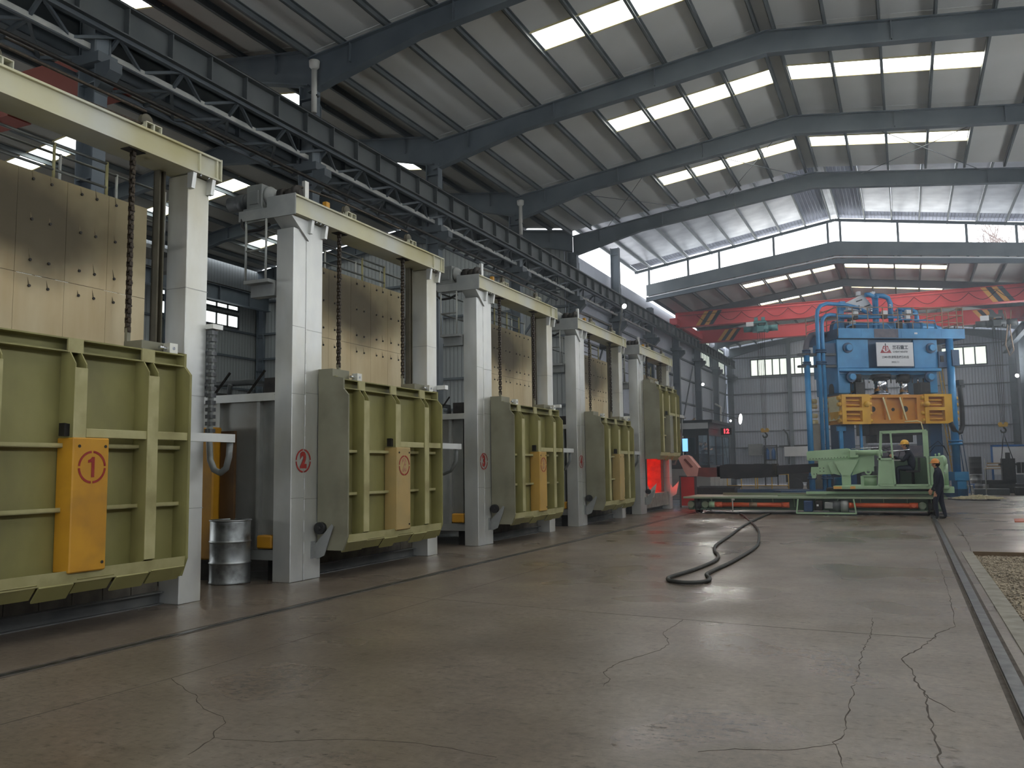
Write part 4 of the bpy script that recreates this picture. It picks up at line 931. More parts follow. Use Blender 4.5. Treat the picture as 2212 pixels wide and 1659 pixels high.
# ================================================================== the forging press (turned 31 degrees)
press = empty('forging_press', (-2.6, 42.5, 0), math.radians(31), label='tall blue hydraulic forging press with a yellow crosshead and a white sign', cat='press')
def pob(name, b, m, parent=press, **kw): return ob(name, b, m, parent, **kw)
# upper crown
pob('crown', B((-0.02, 0.35, 5.72, 5.02, 2.6, 7.4), (-0.02, 0.35, 4.85, 0.66, 2.4, 5.75), (4.36, 0.35, 4.85, 5.02, 2.4, 5.75)), 'press_blue', bevel=0.03)
for a, c in ((0.0, 1.55), (3.8, 5.0)): pob('crown_face', B((a, 0.2, 6.02, c, 0.36, 7.38)), 'press_blue', bevel=0.02)
pob('crown_recess', B((1.55, 0.33, 6.02, 3.8, 0.36, 7.38)), 'press_dark_blue')
pob('crown_ledge', B((-0.05, 0.02, 5.86, 5.04, 0.4, 6.0)), 'press_blue', bevel=0.02)
pob('crown_side', MB().prism([(0.05, 6.05), (0.05, 4.86), (1.5, 4.86), (1.5, 5.9), (1.2, 6.05)], 'x', -0.08, -0.02), 'press_blue')
pob('side_slot', MB().prism([(0.5, 4.86), (0.5, 5.15), (0.6, 5.3), (0.75, 5.34), (0.9, 5.3), (1.0, 5.15), (1.0, 4.86)], 'x', -0.09, -0.08), 'black_steel')
for (x, z) in ((0.52, 6.97), (4.65, 6.97), (0.62, 5.60), (4.50, 5.60)):
    pob('tie_pin', MB().cyl((x, -0.02, z), (x, 0.4, z), 0.15, n=18), 'press_blue')
    pob('tie_washer', MB().cyl((x, 0.12, z), (x, 0.22, z), 0.24, n=18), 'press_dark_blue')
# rams between crown and crosshead
for (x, r, zt) in ((0.95, 0.22, 5.45), (2.2, 0.36, 5.6), (3.35, 0.22, 5.45)):
    pob('ram', MB().cyl((x, 0.45, 4.75), (x, 0.45, zt+0.1), r*0.85, n=20).cyl((x, 0.45, 4.76), (x, 0.45, 4.84), r*1.15, n=20), 'chrome')
    pob('ram_gland', MB().cyl((x, 0.45, zt-0.06), (x, 0.45, 5.74), r*1.3, n=20).cyl((x, 0.45, zt-0.12), (x, 0.45, zt-0.06), r*1.05, n=20), 'black_steel')
for i in range(14):
    x = 0.75+i*0.27; pob('gland_stud', MB().cyl((x, 0.3, 5.32), (x, 0.3, 5.55), 0.03, n=8), 'black_steel' if i % 3 else 'chrome')
for x in (0.8, 4.05): pob('guide_block', B((x, 0.15, 4.8, x+0.45, 0.8, 5.35)), 'black_steel')
# yellow moving crosshead
pob('crosshead_core', B((0.0, 0.22, 3.42, 5.45, 1.55, 4.76)), 'press_orange')
def holed(x0, z0, x1, z1, holes, y0, y1):
    b = MB(); xs = sorted({x0, x1, *[h[0] for h in holes], *[h[2] for h in holes]}); zs = sorted({z0, z1, *[h[1] for h in holes], *[h[3] for h in holes]})
    for xa, xb in zip(xs, xs[1:]):
        for za, zb in zip(zs, zs[1:]):
            cx, cz = (xa+xb)/2, (za+zb)/2
            if not any(h[0] < cx < h[2] and h[1] < cz < h[3] for h in holes): b.box(xa, y0, za, xb, y1, zb)
    return b
for x in (0.0, 4.07):
    bl = pob('crosshead_block', holed(x, 3.40, x+1.37, 4.78, [(x+0.2, 4.17, x+0.98, 4.66), (x+0.2, 3.52, x+0.98, 4.02)], -0.02, 0.22), 'press_yellow')
    for z in (4.50, 4.28, 3.85, 3.62):
        pob('recess_bar', MB().cyl((x+0.22, 0.12, z), (x+0.92, 0.12, z), 0.04, n=8), 'press_yellow', bl)
pob('crosshead_middle', holed(1.37, 3.42, 4.07, 4.76, [(1.50, 3.60, 2.16, 4.62), (2.24, 3.60, 2.98, 4.62), (3.06, 3.60, 3.72, 4.62)], 0.06, 0.22), 'press_orange')
for x in (2.12, 2.94): pob('web_edge', MB().bar((x-0.06, 0.05, 4.64), (x+0.22, 0.05, 3.58), 0.05, 0.07), 'pale_yellow')
for (x, z, r) in ((1.62, 4.1, 0.13), (2.62, 4.08, 0.08), (3.22, 4.1, 0.14)): pob('port_hole', MB().cyl((x, 0.205, z), (x, 0.225, z), r, n=18), 'black_steel')
for z in (4.58, 4.28, 3.90, 3.60): pob('tie_bolt', MB().cyl((5.40, 0.12, z), (5.78, 0.12, z), 0.095, n=12), 'press_yellow')
for x in (1.36, 4.0, -0.06):
    for z in (4.62, 4.32, 3.9, 3.56):
        pob('tie_bolt', MB().cyl((x-0.1, 0.1, z), (x+0.13, 0.1, z), 0.085, n=12).cyl((x-0.06, 0.1, z), (x+0.06, 0.1, z), 0.11, n=6), 'press_yellow')
for z in (4.6, 4.3, 3.9, 3.6): pob('side_bolt', MB().cyl((-0.25, 1.3, z), (0.0, 1.3, z), 0.1, n=12), 'pale_yellow')
pob('crosshead_cheek', B((-0.04, 0.2, 3.6, 0.0, 1.2, 4.72)), 'pale_yellow')
pob('cheek_chip', MB().prism([(0.25, 3.75), (0.5, 3.6), (0.75, 3.72), (1.0, 3.62), (1.1, 4.0), (0.3, 4.0)], 'x', -0.05, -0.04), 'press_yellow')
for x in (1.2, 4.15): pob('corner_lug', MB().lathe([(0.0, -0.12), (0.13, -0.12), (0.15, -0.04), (0.15, 0.05)], (x, 0, 4.32), 6, 'y'), 'press_yellow')
# columns, dies and bed below
for x in (0.15, 4.5): pob('press_column', B((x, 0.4, 0.0, x+0.62, 1.5, 3.42)), 'press_dark_blue')
pob('press_column', MB().cyl((-0.45, 1.8, 0), (-0.45, 1.8, 3.5), 0.3, n=20), 'brown_wall')
pob('column_strip', B((-0.02, 0.3, 0.9, 0.15, 0.4, 3.25), (-0.12, 0.28, 3.1, 0.3, 0.4, 3.32)), 'pipe_blue')
pob('column_strip', B((1.0, 0.3, 1.6, 1.1, 0.4, 3.4)), 'pipe_blue')
pob('upper_die', B((1.5, 0.4, 2.9, 4.1, 1.6, 3.42), (1.9, 0.5, 2.55, 3.7, 1.5, 2.9)), 'black_steel')
pob('die_bed', B((1.0, 0.4, 0.0, 4.4, 1.8, 1.45), (1.3, 0.3, 1.45, 4.2, 1.7, 2.05)), 'dark_grey')
pob('die_liner', B((1.5, 0.28, 1.9, 4.0, 0.34, 2.4)), 'press_rust')
for i in range(3): pob('hydraulic_hose', MB().tube([(1.0+i*.2, 0.25, 1.3), (1.1+i*.2, 0.1, 2.1), (1.7+i*.3, 0.1, 2.35), (2.5, 0.1, 1.9+i*.1)], 0.025, 6), 'black_rubber')
pob('base_beam', B((-3.2, -0.2, 0.0, 0.5, 0.6, 0.42), (5.0, -0.1, 0.0, 5.9, 0.5, 0.35)), 'press_dark_blue')
# top platform
for a, c in ((0.0, 1.12), (1.125, 3.10), (3.105, 5.10), (5.105, 6.29)): pob('platform_fascia', B((a, -0.02, 7.40, c, 0.05, 7.86)), 'press_blue')
pob('rust_patch', B((1.75, -0.025, 7.42, 2.95, -0.02, 7.84)), 'press_rust')
pob('label_tag', B((3.75, -0.026, 7.60, 3.9, -0.02, 7.68)), 'badge_white')
pob('platform_deck', B((0.0, 0.05, 7.42, 6.29, 3.3, 7.5)), 'press_dark_blue')
pob('platform_fascia', B((-0.02, 0.05, 7.40, 0.03, 3.3, 7.86)), 'press_dark_blue'); pob('platform_fascia', B((6.26, 0.05, 7.40, 6.31, 3.3, 7.86)), 'press_blue')
rl = [(0.0,0.02),(0.75,0.02),(1.5,0.02),(2.25,0.02),(3.0,0.02),(3.72,0.02),(4.45,0.02),(5.2,0.02),(5.95,0.02),(6.25,0.02)]
for p, q in zip(rl, rl[1:]):
    for z in (8.16, 8.52, 8.87): pob('guard_rail', MB().cyl((p[0],p[1],z), (q[0],q[1],z), 0.022, n=6), 'rail_rust')
for p in rl+[(0.0,1.1),(0.0,2.2),(0.0,3.25),(6.25,1.1),(6.25,2.2),(6.25,3.25)]: pob('guard_post', MB().cyl((p[0],p[1],7.5), (p[0],p[1],8.88), 0.024, n=6), 'rail_rust')
for x in (0.0, 6.25):
    for z in (8.16, 8.52, 8.87): pob('guard_rail', MB().cyl((x,0.02,z), (x,3.25,z), 0.022, n=6), 'rail_rust')
# machinery on top
pob('accumulator', MB().cyl((1.3, 1.2, 8.1), (4.1, 1.2, 8.1), 0.24, n=20).cyl((1.22, 1.2, 8.1), (1.3, 1.2, 8.1), 0.3, n=20), 'pipe_blue')
pob('accumulator', MB().cyl((4.1, 1.0, 8.12), (5.3, 1.0, 8.08), 0.2, n=20).cyl((4.6, 1.0, 8.1), (4.75, 1.0, 8.1), 0.27, n=20).cyl((5.3,1.0,8.08),(5.7,0.9,7.98),0.2,0.12,n=20), 'pipe_blue')
pob('valve_block', MB().prism([(1.25, 9.35), (2.1, 9.75), (2.55, 9.2), (2.5, 8.95), (1.3, 8.98)], 'y', 1.4, 2.0), 'white_paint')
for (x, z) in ((1.9, 9.45), (1.75, 9.15), (2.3, 9.2)): pob('valve_slot', MB().bar((x-0.18, 1.38, z-0.05), (x+0.12, 1.38, z+0.05), 0.03, 0.05), 'black_steel')
for (x, z0, z1, r) in ((2.35, 7.5, 9.0, 0.1), (2.48, 7.5, 9.6, 0.08), (3.62, 7.5, 9.0, 0.12), (1.05, 7.5, 8.6, 0.09)):
    pob('riser', MB().cyl((x, 0.9, z0), (x, 0.9, z1), r, n=12).cyl((x, 0.9, z1-0.12), (x, 0.9, z1-0.05), r*1.5, n=12), 'pipe_blue')
pob('bent_pipe', MB().tube([(2.55,1.2,8.6),(2.55,1.2,9.45),(2.5,1.2,9.62),(2.3,1.2,9.72),(2.1,1.2,9.7)], 0.11, 10), 'pipe_blue')
pob('bent_pipe', MB().tube([(3.35,1.2,8.3),(3.35,1.2,9.3),(3.25,1.2,9.55),(3.0,1.2,9.66),(2.6,1.2,9.66)], 0.12, 10), 'pipe_blue')
pob('bent_pipe', MB().tube([(4.55,1.0,8.2),(4.55,1.0,8.65),(4.5,1.0,8.85),(4.3,1.0,8.95),(3.7,1.0,8.95)], 0.11, 10), 'pipe_blue')
pob('bent_pipe', MB().tube([(0.25,0.8,7.9),(0.35,0.8,8.25),(0.6,0.8,8.5),(1.2,0.8,8.55),(2.4,0.8,8.55)], 0.09, 10), 'pipe_blue')
pob('bent_pipe', MB().tube([(1.3,0.6,8.45),(2.3,0.6,8.5),(3.4,0.6,8.5),(4.3,0.6,8.7)], 0.06, 8), 'pipe_blue')
for (x, z) in ((0.9, 8.55), (1.15, 8.65), (2.62, 8.7), (3.75, 8.5), (1.0, 8.2), (3.8, 8.75)):
    pob('solenoid_valve', B((x-0.12, 0.4, z-0.1, x+0.12, 0.6, z+0.1)), 'white_paint', bevel=0.02)
    pob('valve_body', B((x-0.1, 0.42, z-0.28, x+0.1, 0.62, z-0.1)), 'black_steel')
for (x, z) in ((1.95, 9.85), (2.7, 9.85)): pob('valve_cap', B((x-0.08, 1.5, z-0.1, x+0.08, 1.66, z+0.08)), 'white_paint')
pob('oil_cylinder', MB().cyl((0.9, 2.0, 8.15), (3.6, 2.0, 8.15), 0.34, n=22).cyl((0.8, 2.0, 8.15), (0.9, 2.0, 8.15), 0.4, n=22), 'press_dark_blue')
for (x, y, z) in ((1.6, 0.5, 7.9), (2.9, 0.5, 7.95), (4.2, 0.45, 7.8), (0.5, 0.5, 7.85), (3.3, 0.5, 8.3)):
    pob('pump_block', B((x-0.16, y-0.1, 7.5, x+0.16, y+0.15, z)), 'black_steel', bevel=0.02)
for (x, z) in ((1.45, 8.75), (2.0, 8.72), (2.95, 8.9), (3.5, 8.35), (0.75, 8.45)):
    pob('valve_handle', MB().cyl((x, 0.55, z), (x, 0.55, z+0.16), 0.05, n=10).ball((x, 0.55, z+0.18), 0.07, 0.05, 0.05), 'chrome')
pob('small_pipe', MB().tube([(0.6,0.3,7.6),(0.6,0.3,8.0),(0.9,0.3,8.1),(2.6,0.3,8.1),(2.8,0.3,7.9),(2.8,0.3,7.6)], 0.035, 7), 'pipe_blue')
pob('small_pipe', MB().tube([(3.0,0.3,7.6),(3.0,0.3,8.25),(3.3,0.3,8.35),(5.0,0.3,8.3),(5.2,0.3,7.6)], 0.035, 7), 'pipe_blue')
pob('pilot_stand', B((0.55, 0.9, 7.5, 0.8, 1.1, 9.1), (0.6, 0.8, 8.9, 0.85, 1.2, 9.3)), 'pipe_blue')
pob('side_ladder_rail', MB().tube([(4.9,2.4,7.9),(4.9,2.4,8.5),(5.9,2.4,8.55),(5.9,2.4,7.9)], 0.025, 6).tube([(5.0,1.8,7.9),(5.0,1.8,8.4),(5.6,1.8,8.45)], 0.025, 6), 'yellow_rail')
pob('motor_housing', MB().cyl((5.2, 1.8, 8.05), (5.9, 1.8, 8.05), 0.2, n=16), 'hoist_teal')
# standing pipes on the left
pob('supply_pipe', MB().tube([(-1.5,0.2,0.0),(-1.5,0.2,6.6)], 0.135, 14), 'pipe_blue')
pob('supply_pipe', MB().tube([(-1.5,0.2,6.6),(-1.5,0.22,6.95),(-1.38,0.3,7.3),(-1.1,0.5,7.6),(-0.7,0.8,7.72),(0.0,1.2,7.75)], 0.135, 14), 'press_rust')
pob('supply_pipe', MB().tube([(-1.0,0.0,0.0),(-1.0,0.0,8.45),(-0.95,0.0,8.7),(-0.78,0.05,8.92),(-0.45,0.1,9.04),(0.6,0.4,9.06),(1.5,0.8,8.98),(2.0,1.0,8.8),(2.3,1.1,8.6)], 0.09, 12), 'pipe_blue')
pob('supply_pipe', MB().tube([(-0.78,0.0,0.0),(-0.78,0.0,8.05),(-0.72,0.0,8.3),(-0.55,0.05,8.46),(-0.3,0.1,8.52),(1.0,0.5,8.5)], 0.085, 12), 'pipe_blue')
for x, y in ((-1.5, 0.2), (-1.0, 0.0), (-0.78, 0.0)):
    for z in (0.9, 6.15, 6.7):
        pob('pipe_flange', MB().cyl((x, y, z), (x, y, z+0.07), 0.2 if x < -1.2 else 0.15, n=14).cyl((x, y, z+0.1), (x, y, z+0.16), 0.19 if x < -1.2 else 0.14, n=14), 'press_dark_blue')
for z in (6.05, 6.6): pob('pipe_clamp', B((-1.9, 0.1, z, -0.1, 0.35, z+0.1)), 'dark_grey')
pob('pipe_bracket', B((-0.6, 0.3, 6.2, 0.0, 0.9, 7.2)), 'press_dark_blue')
for z in (3.6, 3.9, 4.35, 4.6): pob('side_bolt', MB().cyl((-0.55, 1.9, z), (-0.3, 1.9, z), 0.11, n=12), 'pale_yellow')
# right-hand post with its hose loop and ladder
pob('guide_post', MB().cyl((5.55, 0.1, 1.15), (5.55, 0.1, 7.4), 0.17, n=18).cyl((5.55, 0.1, 2.38), (5.55, 0.1, 2.5), 0.3, n=18).cyl((5.55,0.1,2.55),(5.55,0.1,2.62),0.3,n=18), 'pipe_blue')
pob('post_base', B((5.25, -0.15, 0.75, 5.95, 0.4, 1.15), (5.4, -0.1, 0.0, 5.85, 0.35, 0.75)), 'press_blue')
pob('post_bracket', B((4.98, 0.1, 6.05, 5.5, 0.5, 6.8), (5.5, -0.15, 6.1, 5.85, 0.5, 6.85)), 'press_dark_blue')
pob('post_slot', B((5.05, 0.08, 6.3, 5.22, 0.1, 6.6)), 'black_steel')
pob('hose_loop', MB().tube([(6.0,0.2,5.25),(6.03,0.2,4.6),(6.05,0.2,3.9),(6.0,0.15,3.3),(5.85,0.1,3.0),(5.65,0.05,2.95),(5.45,0.0,3.1),(5.3,0.0,3.45)], 0.11, 10), 'black_rubber')
pob('hose_bracket', B((5.5, 0.1, 5.1, 6.2, 0.3, 5.2), (5.9, 0.05, 5.2, 6.12, 0.35, 5.45)), 'dark_grey')
for x, x2 in ((5.12, 5.30), (5.28, 5.46)): pob('ladder_rail', MB().bar((x, 0.35, 6.0), (x2-0.1, 0.3, 4.7), 0.03).bar((x2-0.12, 0.3, 3.4), (x2+0.18, 0.2, 0.3), 0.035), 'yellow_rail')
for i in range(16):
    z = 0.6+i*0.18 if i < 14 else 4.9+(i-14)*0.5
    t = (3.4-z)/3.1 if z < 3.5 else -0.3
    pob('ladder_rung', MB().bar((5.18+0.3*t, 0.28, z), (5.34+0.3*t, 0.28, z), 0.02), 'yellow_rail')
# the sign
sg = ob('sign_board', B((1.80, -0.06, 6.08, 3.62, -0.03, 7.20)), 'white_paint', press, label='white sign board with red emblem and Chinese lettering')
def sign_text(body, x, z, size, off=0.004, sx=1.0, m='sign_print_black'):
    me = text_mesh(body, size, 0.001, off, sx=sx); me.materials.append(M[m])
    o = bpy.data.objects.new('sign_lettering', me); COL.objects.link(o); o.parent = sg; o.location = (x, -0.062, z); o.rotation_euler = (math.pi/2, 0, 0)
sign_text('兰石重工', 2.98, 6.955, 0.20, 0.008, 0.98)
sign_text('LS HEAVY INDUSTRY', 2.98, 6.755, 0.11, 0.004, 0.72)
sign_text('25MN快速锻造液压机组', 2.72, 6.50, 0.135, 0.002, 0.94)
sign_text('2022.11', 2.70, 6.27, 0.125, 0.002, 0.95)
em = MB()   # emblem: broken triangle with a bar and a hook
em.prism([(1.98, 6.70), (2.54, 6.70), (2.45, 6.87), (2.40, 6.84), (2.36, 6.78), (2.28, 6.745), (2.18, 6.76), (2.13, 6.82), (2.12, 6.87), (2.07, 6.87)], 'y', -0.064, -0.061)
em.prism([(2.22, 6.79), (2.36, 6.79), (2.36, 6.81), (2.29, 6.81), (2.29, 7.03), (2.22, 7.03)], 'y', -0.064, -0.061)
em.prism([(2.08, 6.89), (2.20, 6.89), (2.20, 6.92), (2.14, 6.92), (2.20, 6.99), (2.20, 7.04), (2.15, 7.04)], 'y', -0.064, -0.061)
em.prism([(2.31, 7.04), (2.36, 7.04), (2.42, 6.93), (2.31, 6.97)], 'y', -0.064, -0.061)
em.prism([(2.31, 6.87), (2.44, 6.87), (2.42, 6.91), (2.31, 6.91)], 'y', -0.064, -0.061)
ob('sign_emblem', em, 'sign_print_red', sg)
ob('sign_emblem_bar', B((2.23, -0.064, 7.03, 2.28, -0.061, 7.15)), 'sign_print_black', sg)

# ================================================================== bridge crane over the press
cr_ = empty('bridge_crane', (-2.7, 51.0, 0), label='red double-girder bridge crane over the press', cat='crane')
for y, nm in ((0, 0), (6.4, 1)):
    z0, z1 = (9.85, 10.68) if nm == 0 else (9.75, 10.5)
    gd = ob('girder', B((-9.5, y-0.22, z0, 9.4, y+0.22, z1)), 'crane_red', cr_, bevel=0.01)
    ob('girder_flange', B((-9.5, y-0.28, z0-0.03, 9.4, y+0.28, z0), (-9.5, y-0.28, z1, 9.4, y+0.28, z1+0.03)), 'crane_red', cr_)
    for cx in (-8.3, 7.2):
        for i, mm in enumerate(('stripe_orange', 'stripe_dark', 'stripe_orange', 'stripe_dark')):
            a = cx+i*0.26
            ob('hazard_stripe', MB().prism([(a, z0+0.01), (a+0.24, z0+0.01), (a+0.24+(0.55 if cx < 0 else -0.55), z1-0.01), (a+(0.55 if cx < 0 else -0.55), z1-0.01)], 'y', y-0.228, y-0.22), mm, cr_)
for x in (-9.5, 9.3):
    ob('end_truck', B((x-0.2, -0.9, 9.9, x+0.25, 7.4, 10.3)), 'crane_red', cr_, bevel=0.02)
    for y in (-0.6, 1.0, 5.4, 7.0): ob('truck_wheel', MB().cyl((x-0.08, y, 10.02), (x+0.08, y, 10.02), 0.17, n=18), 'black_steel', cr_)
fb = []
for k in range(13):
    xa = -8.2+k*1.3
    for t in range(9): fb.append((xa+1.3*t/8, -0.3, 10.45-0.42*math.sin(math.pi*t/8)))
ob('festoon_cable', MB().tube(fb, 0.015, 5), 'black_rubber', cr_)
ob('festoon_wire', MB().cyl((-9.3, -0.3, 10.5), (9.2, -0.3, 10.5), 0.012, n=5), 'black_rubber', cr_)
def hoist(x, y, zt, m1, label, zh, chain_to=None):
    h = empty('electric_hoist', (x, y, 0), label=label, cat='hoist')
    ob('trolley', B((-0.35, -0.3, zt-0.12, 0.35, 0.3, zt), (-0.3, -0.34, zt, -0.1, -0.29, zt+0.2), (0.1, -0.34, zt, 0.3, -0.29, zt+0.2)), m1, h)
    ob('hoist_drum', MB().cyl((-0.45, 0, zt-0.42), (0.45, 0, zt-0.42), 0.22, n=18), m1, h)
    ob('hoist_motor', MB().cyl((0.45, 0, zt-0.42), (0.95, 0, zt-0.42), 0.18, n=18), m1, h); ob('hoist_gearbox', MB().cyl((-0.95, 0, zt-0.42), (-0.45, 0, zt-0.42), 0.16, n=18), m1, h)
    ob('hoist_frame', B((-0.2, -0.2, zt-0.65, -0.12, 0.2, zt-0.1), (0.3, -0.2, zt-0.65, 0.38, 0.2, zt-0.1), (-0.15, -0.32, zt-0.62, 0.2, -0.22, zt-0.3)), m1, h)
    ob('control_box', B((-0.75, -0.42, zt-0.3, -0.35, -0.3, zt-0.05)), 'white_paint', h)
    for dx in (-0.09, 0.09, -0.03, 0.03): ob('wire_rope', MB().cyl((dx*2.2, 0, zt-0.5), (dx, 0, zh+0.2), 0.012, n=5), 'black_steel', h)
    ob('hook_block', MB().cyl((-0.13, -0.07, zh+0.12), (-0.13, 0.07, zh+0.12), 0.10, n=14).cyl((0.13, -0.07, zh+0.12), (0.13, 0.07, zh+0.12), 0.10, n=14).box(-0.2, -0.05, zh-0.02, 0.2, 0.05, zh+0.1), 'yellow_rail', h)
    hk = [(0, 0, zh)]+[(0.12*math.sin(a), 0, zh-0.2-0.12*math.cos(a)) for a in [math.radians(q) for q in (160, 120, 80, 40, 0, -40, -80, -110)]]
    ob('hook', MB().tube(hk, [0.04]+[0.045]*6+[0.035, 0.02], 8), 'black_steel', h)
    return h
hoist(-7.3, 51.0, 9.84, 'hoist_teal', 'teal electric hoist under the crane left of the press, chain hanging from its hook', 3.45)
hoist(4.6, 51.0, 9.2, 'dark_grey', 'dark electric hoist under the crane right of the press', 3.4)
sc_ = MB()
for k in range(26):
    z = 3.2-k*0.062
    if k % 2: sc_.tube([(0.03*math.cos(t), 0, z+0.045*math.sin(t)) for t in [math.pi*q/4 for q in range(8)]], 0.013, 5, True)
    else: sc_.tube([(0, 0.03*math.cos(t), z+0.045*math.sin(t)) for t in [math.pi*q/4 for q in range(8)]], 0.013, 5, True)
ob('sling_chain', sc_, 'black_steel', None, (-7.3, 51.0, 0), label='dark link chain hanging from the left crane hook', cat='chain')
ob('lifting_sling', MB().tube([(-0.22,0,1.30),(-0.2,0,1.5),(-0.05,0,2.7),(0.0,0,3.1),(0.08,0,2.7),(0.40,0,1.5),(0.43,0,1.3)], 0.025, 6), 'black_rubber', None, (4.6, 51.0, 0), label='dark sling hanging from the right crane hook', cat='sling')
ob('pendant_cable', MB().tube([(0,0,9.4),(0.1,0,8.6),(-0.05,0,7.6),(0.12,0,7.0),(0.3,0,7.3),(0.2,0,8.4),(0.3,0,9.4)], 0.03, 6), 'rail_rust', None, (5.0, 50.9, 0), label='looped pendant cables hanging beside the right hoist', cat='cable')

# ================================================================== charging machine on the floor rails
cm = empty('charging_machine', (-2.9, 29.0, 0), label='pale green charging machine with a long arm, on a low rail bridge', cat='machine')
def cob(name, b, m, parent=cm, **kw): return ob(name, b, m, parent, **kw)
W = lambda x: x+2.9          # world x -> machine x
cob('bridge_deck', B((W(-6.9), 0.0, 0.50, W(1.05), 2.2, 0.56)), 'deck_green', bevel=0.006)
cob('bridge_web', B((W(-6.6), 0.30, 0.16, W(0.9), 0.34, 0.50), (W(-6.6), 1.9, 0.16, W(0.9), 1.94, 0.50)), 'machine_dark_green')
cob('bridge_flange', B((W(-6.6), 0.15, 0.13, W(0.9), 0.5, 0.16)), 'machine_dark_green')
cob('bridge_belly', B((W(-6.5), 0.6, 0.14, W(0.85), 1.7, 0.4)), 'black_steel')
for i in range(11):
    x = W(-6.0)+i*0.66; cob('deck_gusset', MB().prism([(0.02, 0.5), (0.30, 0.5), (0.30, 0.22), (0.27, 0.22)], 'x', x, x+0.012), 'machine_green')
for x in (-6.45, 0.60):
    for y in (0.35, 1.85):
        cob('travel_wheel', MB().lathe([(0.05,-0.09),(0.24,-0.09),(0.27,-0.07),(0.27,-0.05),(0.24,-0.04),(0.24,0.05),(0.27,0.06),(0.27,0.09),(0.05,0.09)], (W(x), y, 0.275), 24, 'x'), 'black_steel')
    for dx in (-0.24, 0.24):
        cob('wheel_bearing', B((W(x)+dx-0.09, 0.2, 0.12, W(x)+dx+0.09, 0.5, 0.42)), 'machine_dark_green', bevel=0.03)
        cob('bearing_cap', MB().cyl((W(x)+dx, 0.18, 0.3), (W(x)+dx, 0.52, 0.3), 0.11, n=14), 'deck_green')
for (x0, x1) in ((-5.75, -3.62), (-1.75, 0.12)):
    cob('drive_shaft', MB().cyl((W(x0), 0.12, 0.30), (W(x1), 0.12, 0.30), 0.075, n=16), 'shaft_orange')
    for x in (x0, x1): cob('shaft_joint', MB().cyl((W(x)-0.12, 0.12, 0.30), (W(x)+0.12, 0.12, 0.30), 0.09, n=12).cyl((W(x), 0.02, 0.3), (W(x), 0.22, 0.3), 0.06, n=10), 'shaft_orange')
    cob('shaft_collar', MB().cyl((W(x0)-0.30, 0.12, 0.30), (W(x0)-0.12, 0.12, 0.30), 0.10, n=14), 'machine_green')
cob('shaft_wrap', MB().cyl((W(-4.75), 0.12, 0.30), (W(-4.5), 0.12, 0.30), 0.078, n=16), 'rail_rust')
cob('reducer', B((W(-3.05), -0.05, 0.10, W(-2.78), 0.3, 0.44)), 'motor_blue', bevel=0.02)
cob('brake_unit', B((W(-2.72), -0.02, 0.14, W(-2.48), 0.26, 0.44)), 'black_steel', bevel=0.02)
cob('brake_label', B((W(-2.66), -0.026, 0.27, W(-2.6), -0.02, 0.33)), 'badge_white')
cob('terminal_box', B((W(-2.42), -0.1, 0.20, W(-2.18), 0.02, 0.40)), 'grey_machine', bevel=0.015)
cob('travel_motor', MB().cyl((W(-2.30), 0.12, 0.27), (W(-1.95), 0.12, 0.27), 0.17, n=20).cyl((W(-1.95), 0.12, 0.27), (W(-1.72), 0.12, 0.27), 0.185, n=20), 'dark_grey')
cob('motor_cowl', MB().cyl((W(-1.95), 0.12, 0.27), (W(-1.74), 0.12, 0.27), 0.19, n=20), 'grey_machine')
cob('motor_cradle', MB().bar((W(-3.2), -0.12, 0.5), (W(-3.26), -0.14, 0.05), 0.04).bar((W(-3.26), -0.14, 0.06), (W(-1.5), -0.14, 0.06), 0.05).bar((W(-1.5), -0.14, 0.05), (W(-1.56), -0.12, 0.5), 0.04).box(W(-3.2), -0.1, 0.04, W(-1.55), 0.4, 0.07), 'machine_green')
cob('lubricator', MB().cyl((W(-5.28), 0.05, 0.08), (W(-5.28), 0.05, 0.45), 0.02, n=8).ball((W(-5.26), 0.05, 0.47), 0.06, 0.05, 0.04), 'pvc_white')
cob('carriage_rail', B((W(-5.9), 1.7, 0.56, W(1.0), 1.8, 0.64), (W(-3.9), 0.5, 0.56, W(1.0), 0.6, 0.62)), 'deck_green')
cob('deck_box', B((W(-2.4), 0.55, 0.62, W(0.95), 1.9, 0.82)), 'black_steel')
cob('turntable_plate', B((W(-3.0), 0.4, 0.64, W(0.9), 0.5, 0.72)), 'machine_green')
cob('carriage_deck', B((W(-2.15), 0.1, 0.80, W(1.12), 2.0, 0.90)), 'machine_green', bevel=0.008)
for a, c in ((-2.14, -1.9), (-1.65, -1.5)): cob('deck_marker', B((W(a), 0.085, 0.81, W(c), 0.1, 0.89)), 'stripe_orange')
cob('rear_bracket', B((W(0.95), 0.2, 0.68, W(1.25), 0.9, 0.86)), 'machine_green')
# boom
cob('boom_hood', MB().prism([(W(-2.92), 1.74), (W(-2.92), 1.95), (W(-2.88), 1.99), (W(-1.70), 2.06), (W(-1.66), 2.04), (W(-1.66), 1.80), (W(-2.8), 1.74)], 'y', 0.45, 1.15), 'machine_green', bevel=0.02)
cob('boom_cheek', MB().prism([(W(-2.9), 1.70), (W(-2.6), 1.70), (W(-2.6), 1.5), (W(-2.82), 1.5), (W(-2.84), 1.3), (W(-2.80), 1.14), (W(-2.7), 1.14), (W(-2.66), 1.26), (W(-2.2), 1.26), (W(-1.9), 1.34), (W(-0.95), 1.34), (W(-0.95), 1.86), (W(-1.6), 1.86), (W(-2.9), 1.78)], 'y', 0.48, 0.52), 'machine_green')
cob('boom_cheek', MB().prism([(W(-2.6), 1.70), (W(-2.6), 1.30), (W(-0.95), 1.34), (W(-0.95), 1.86), (W(-2.6), 1.76)], 'y', 1.08, 1.12), 'machine_green')
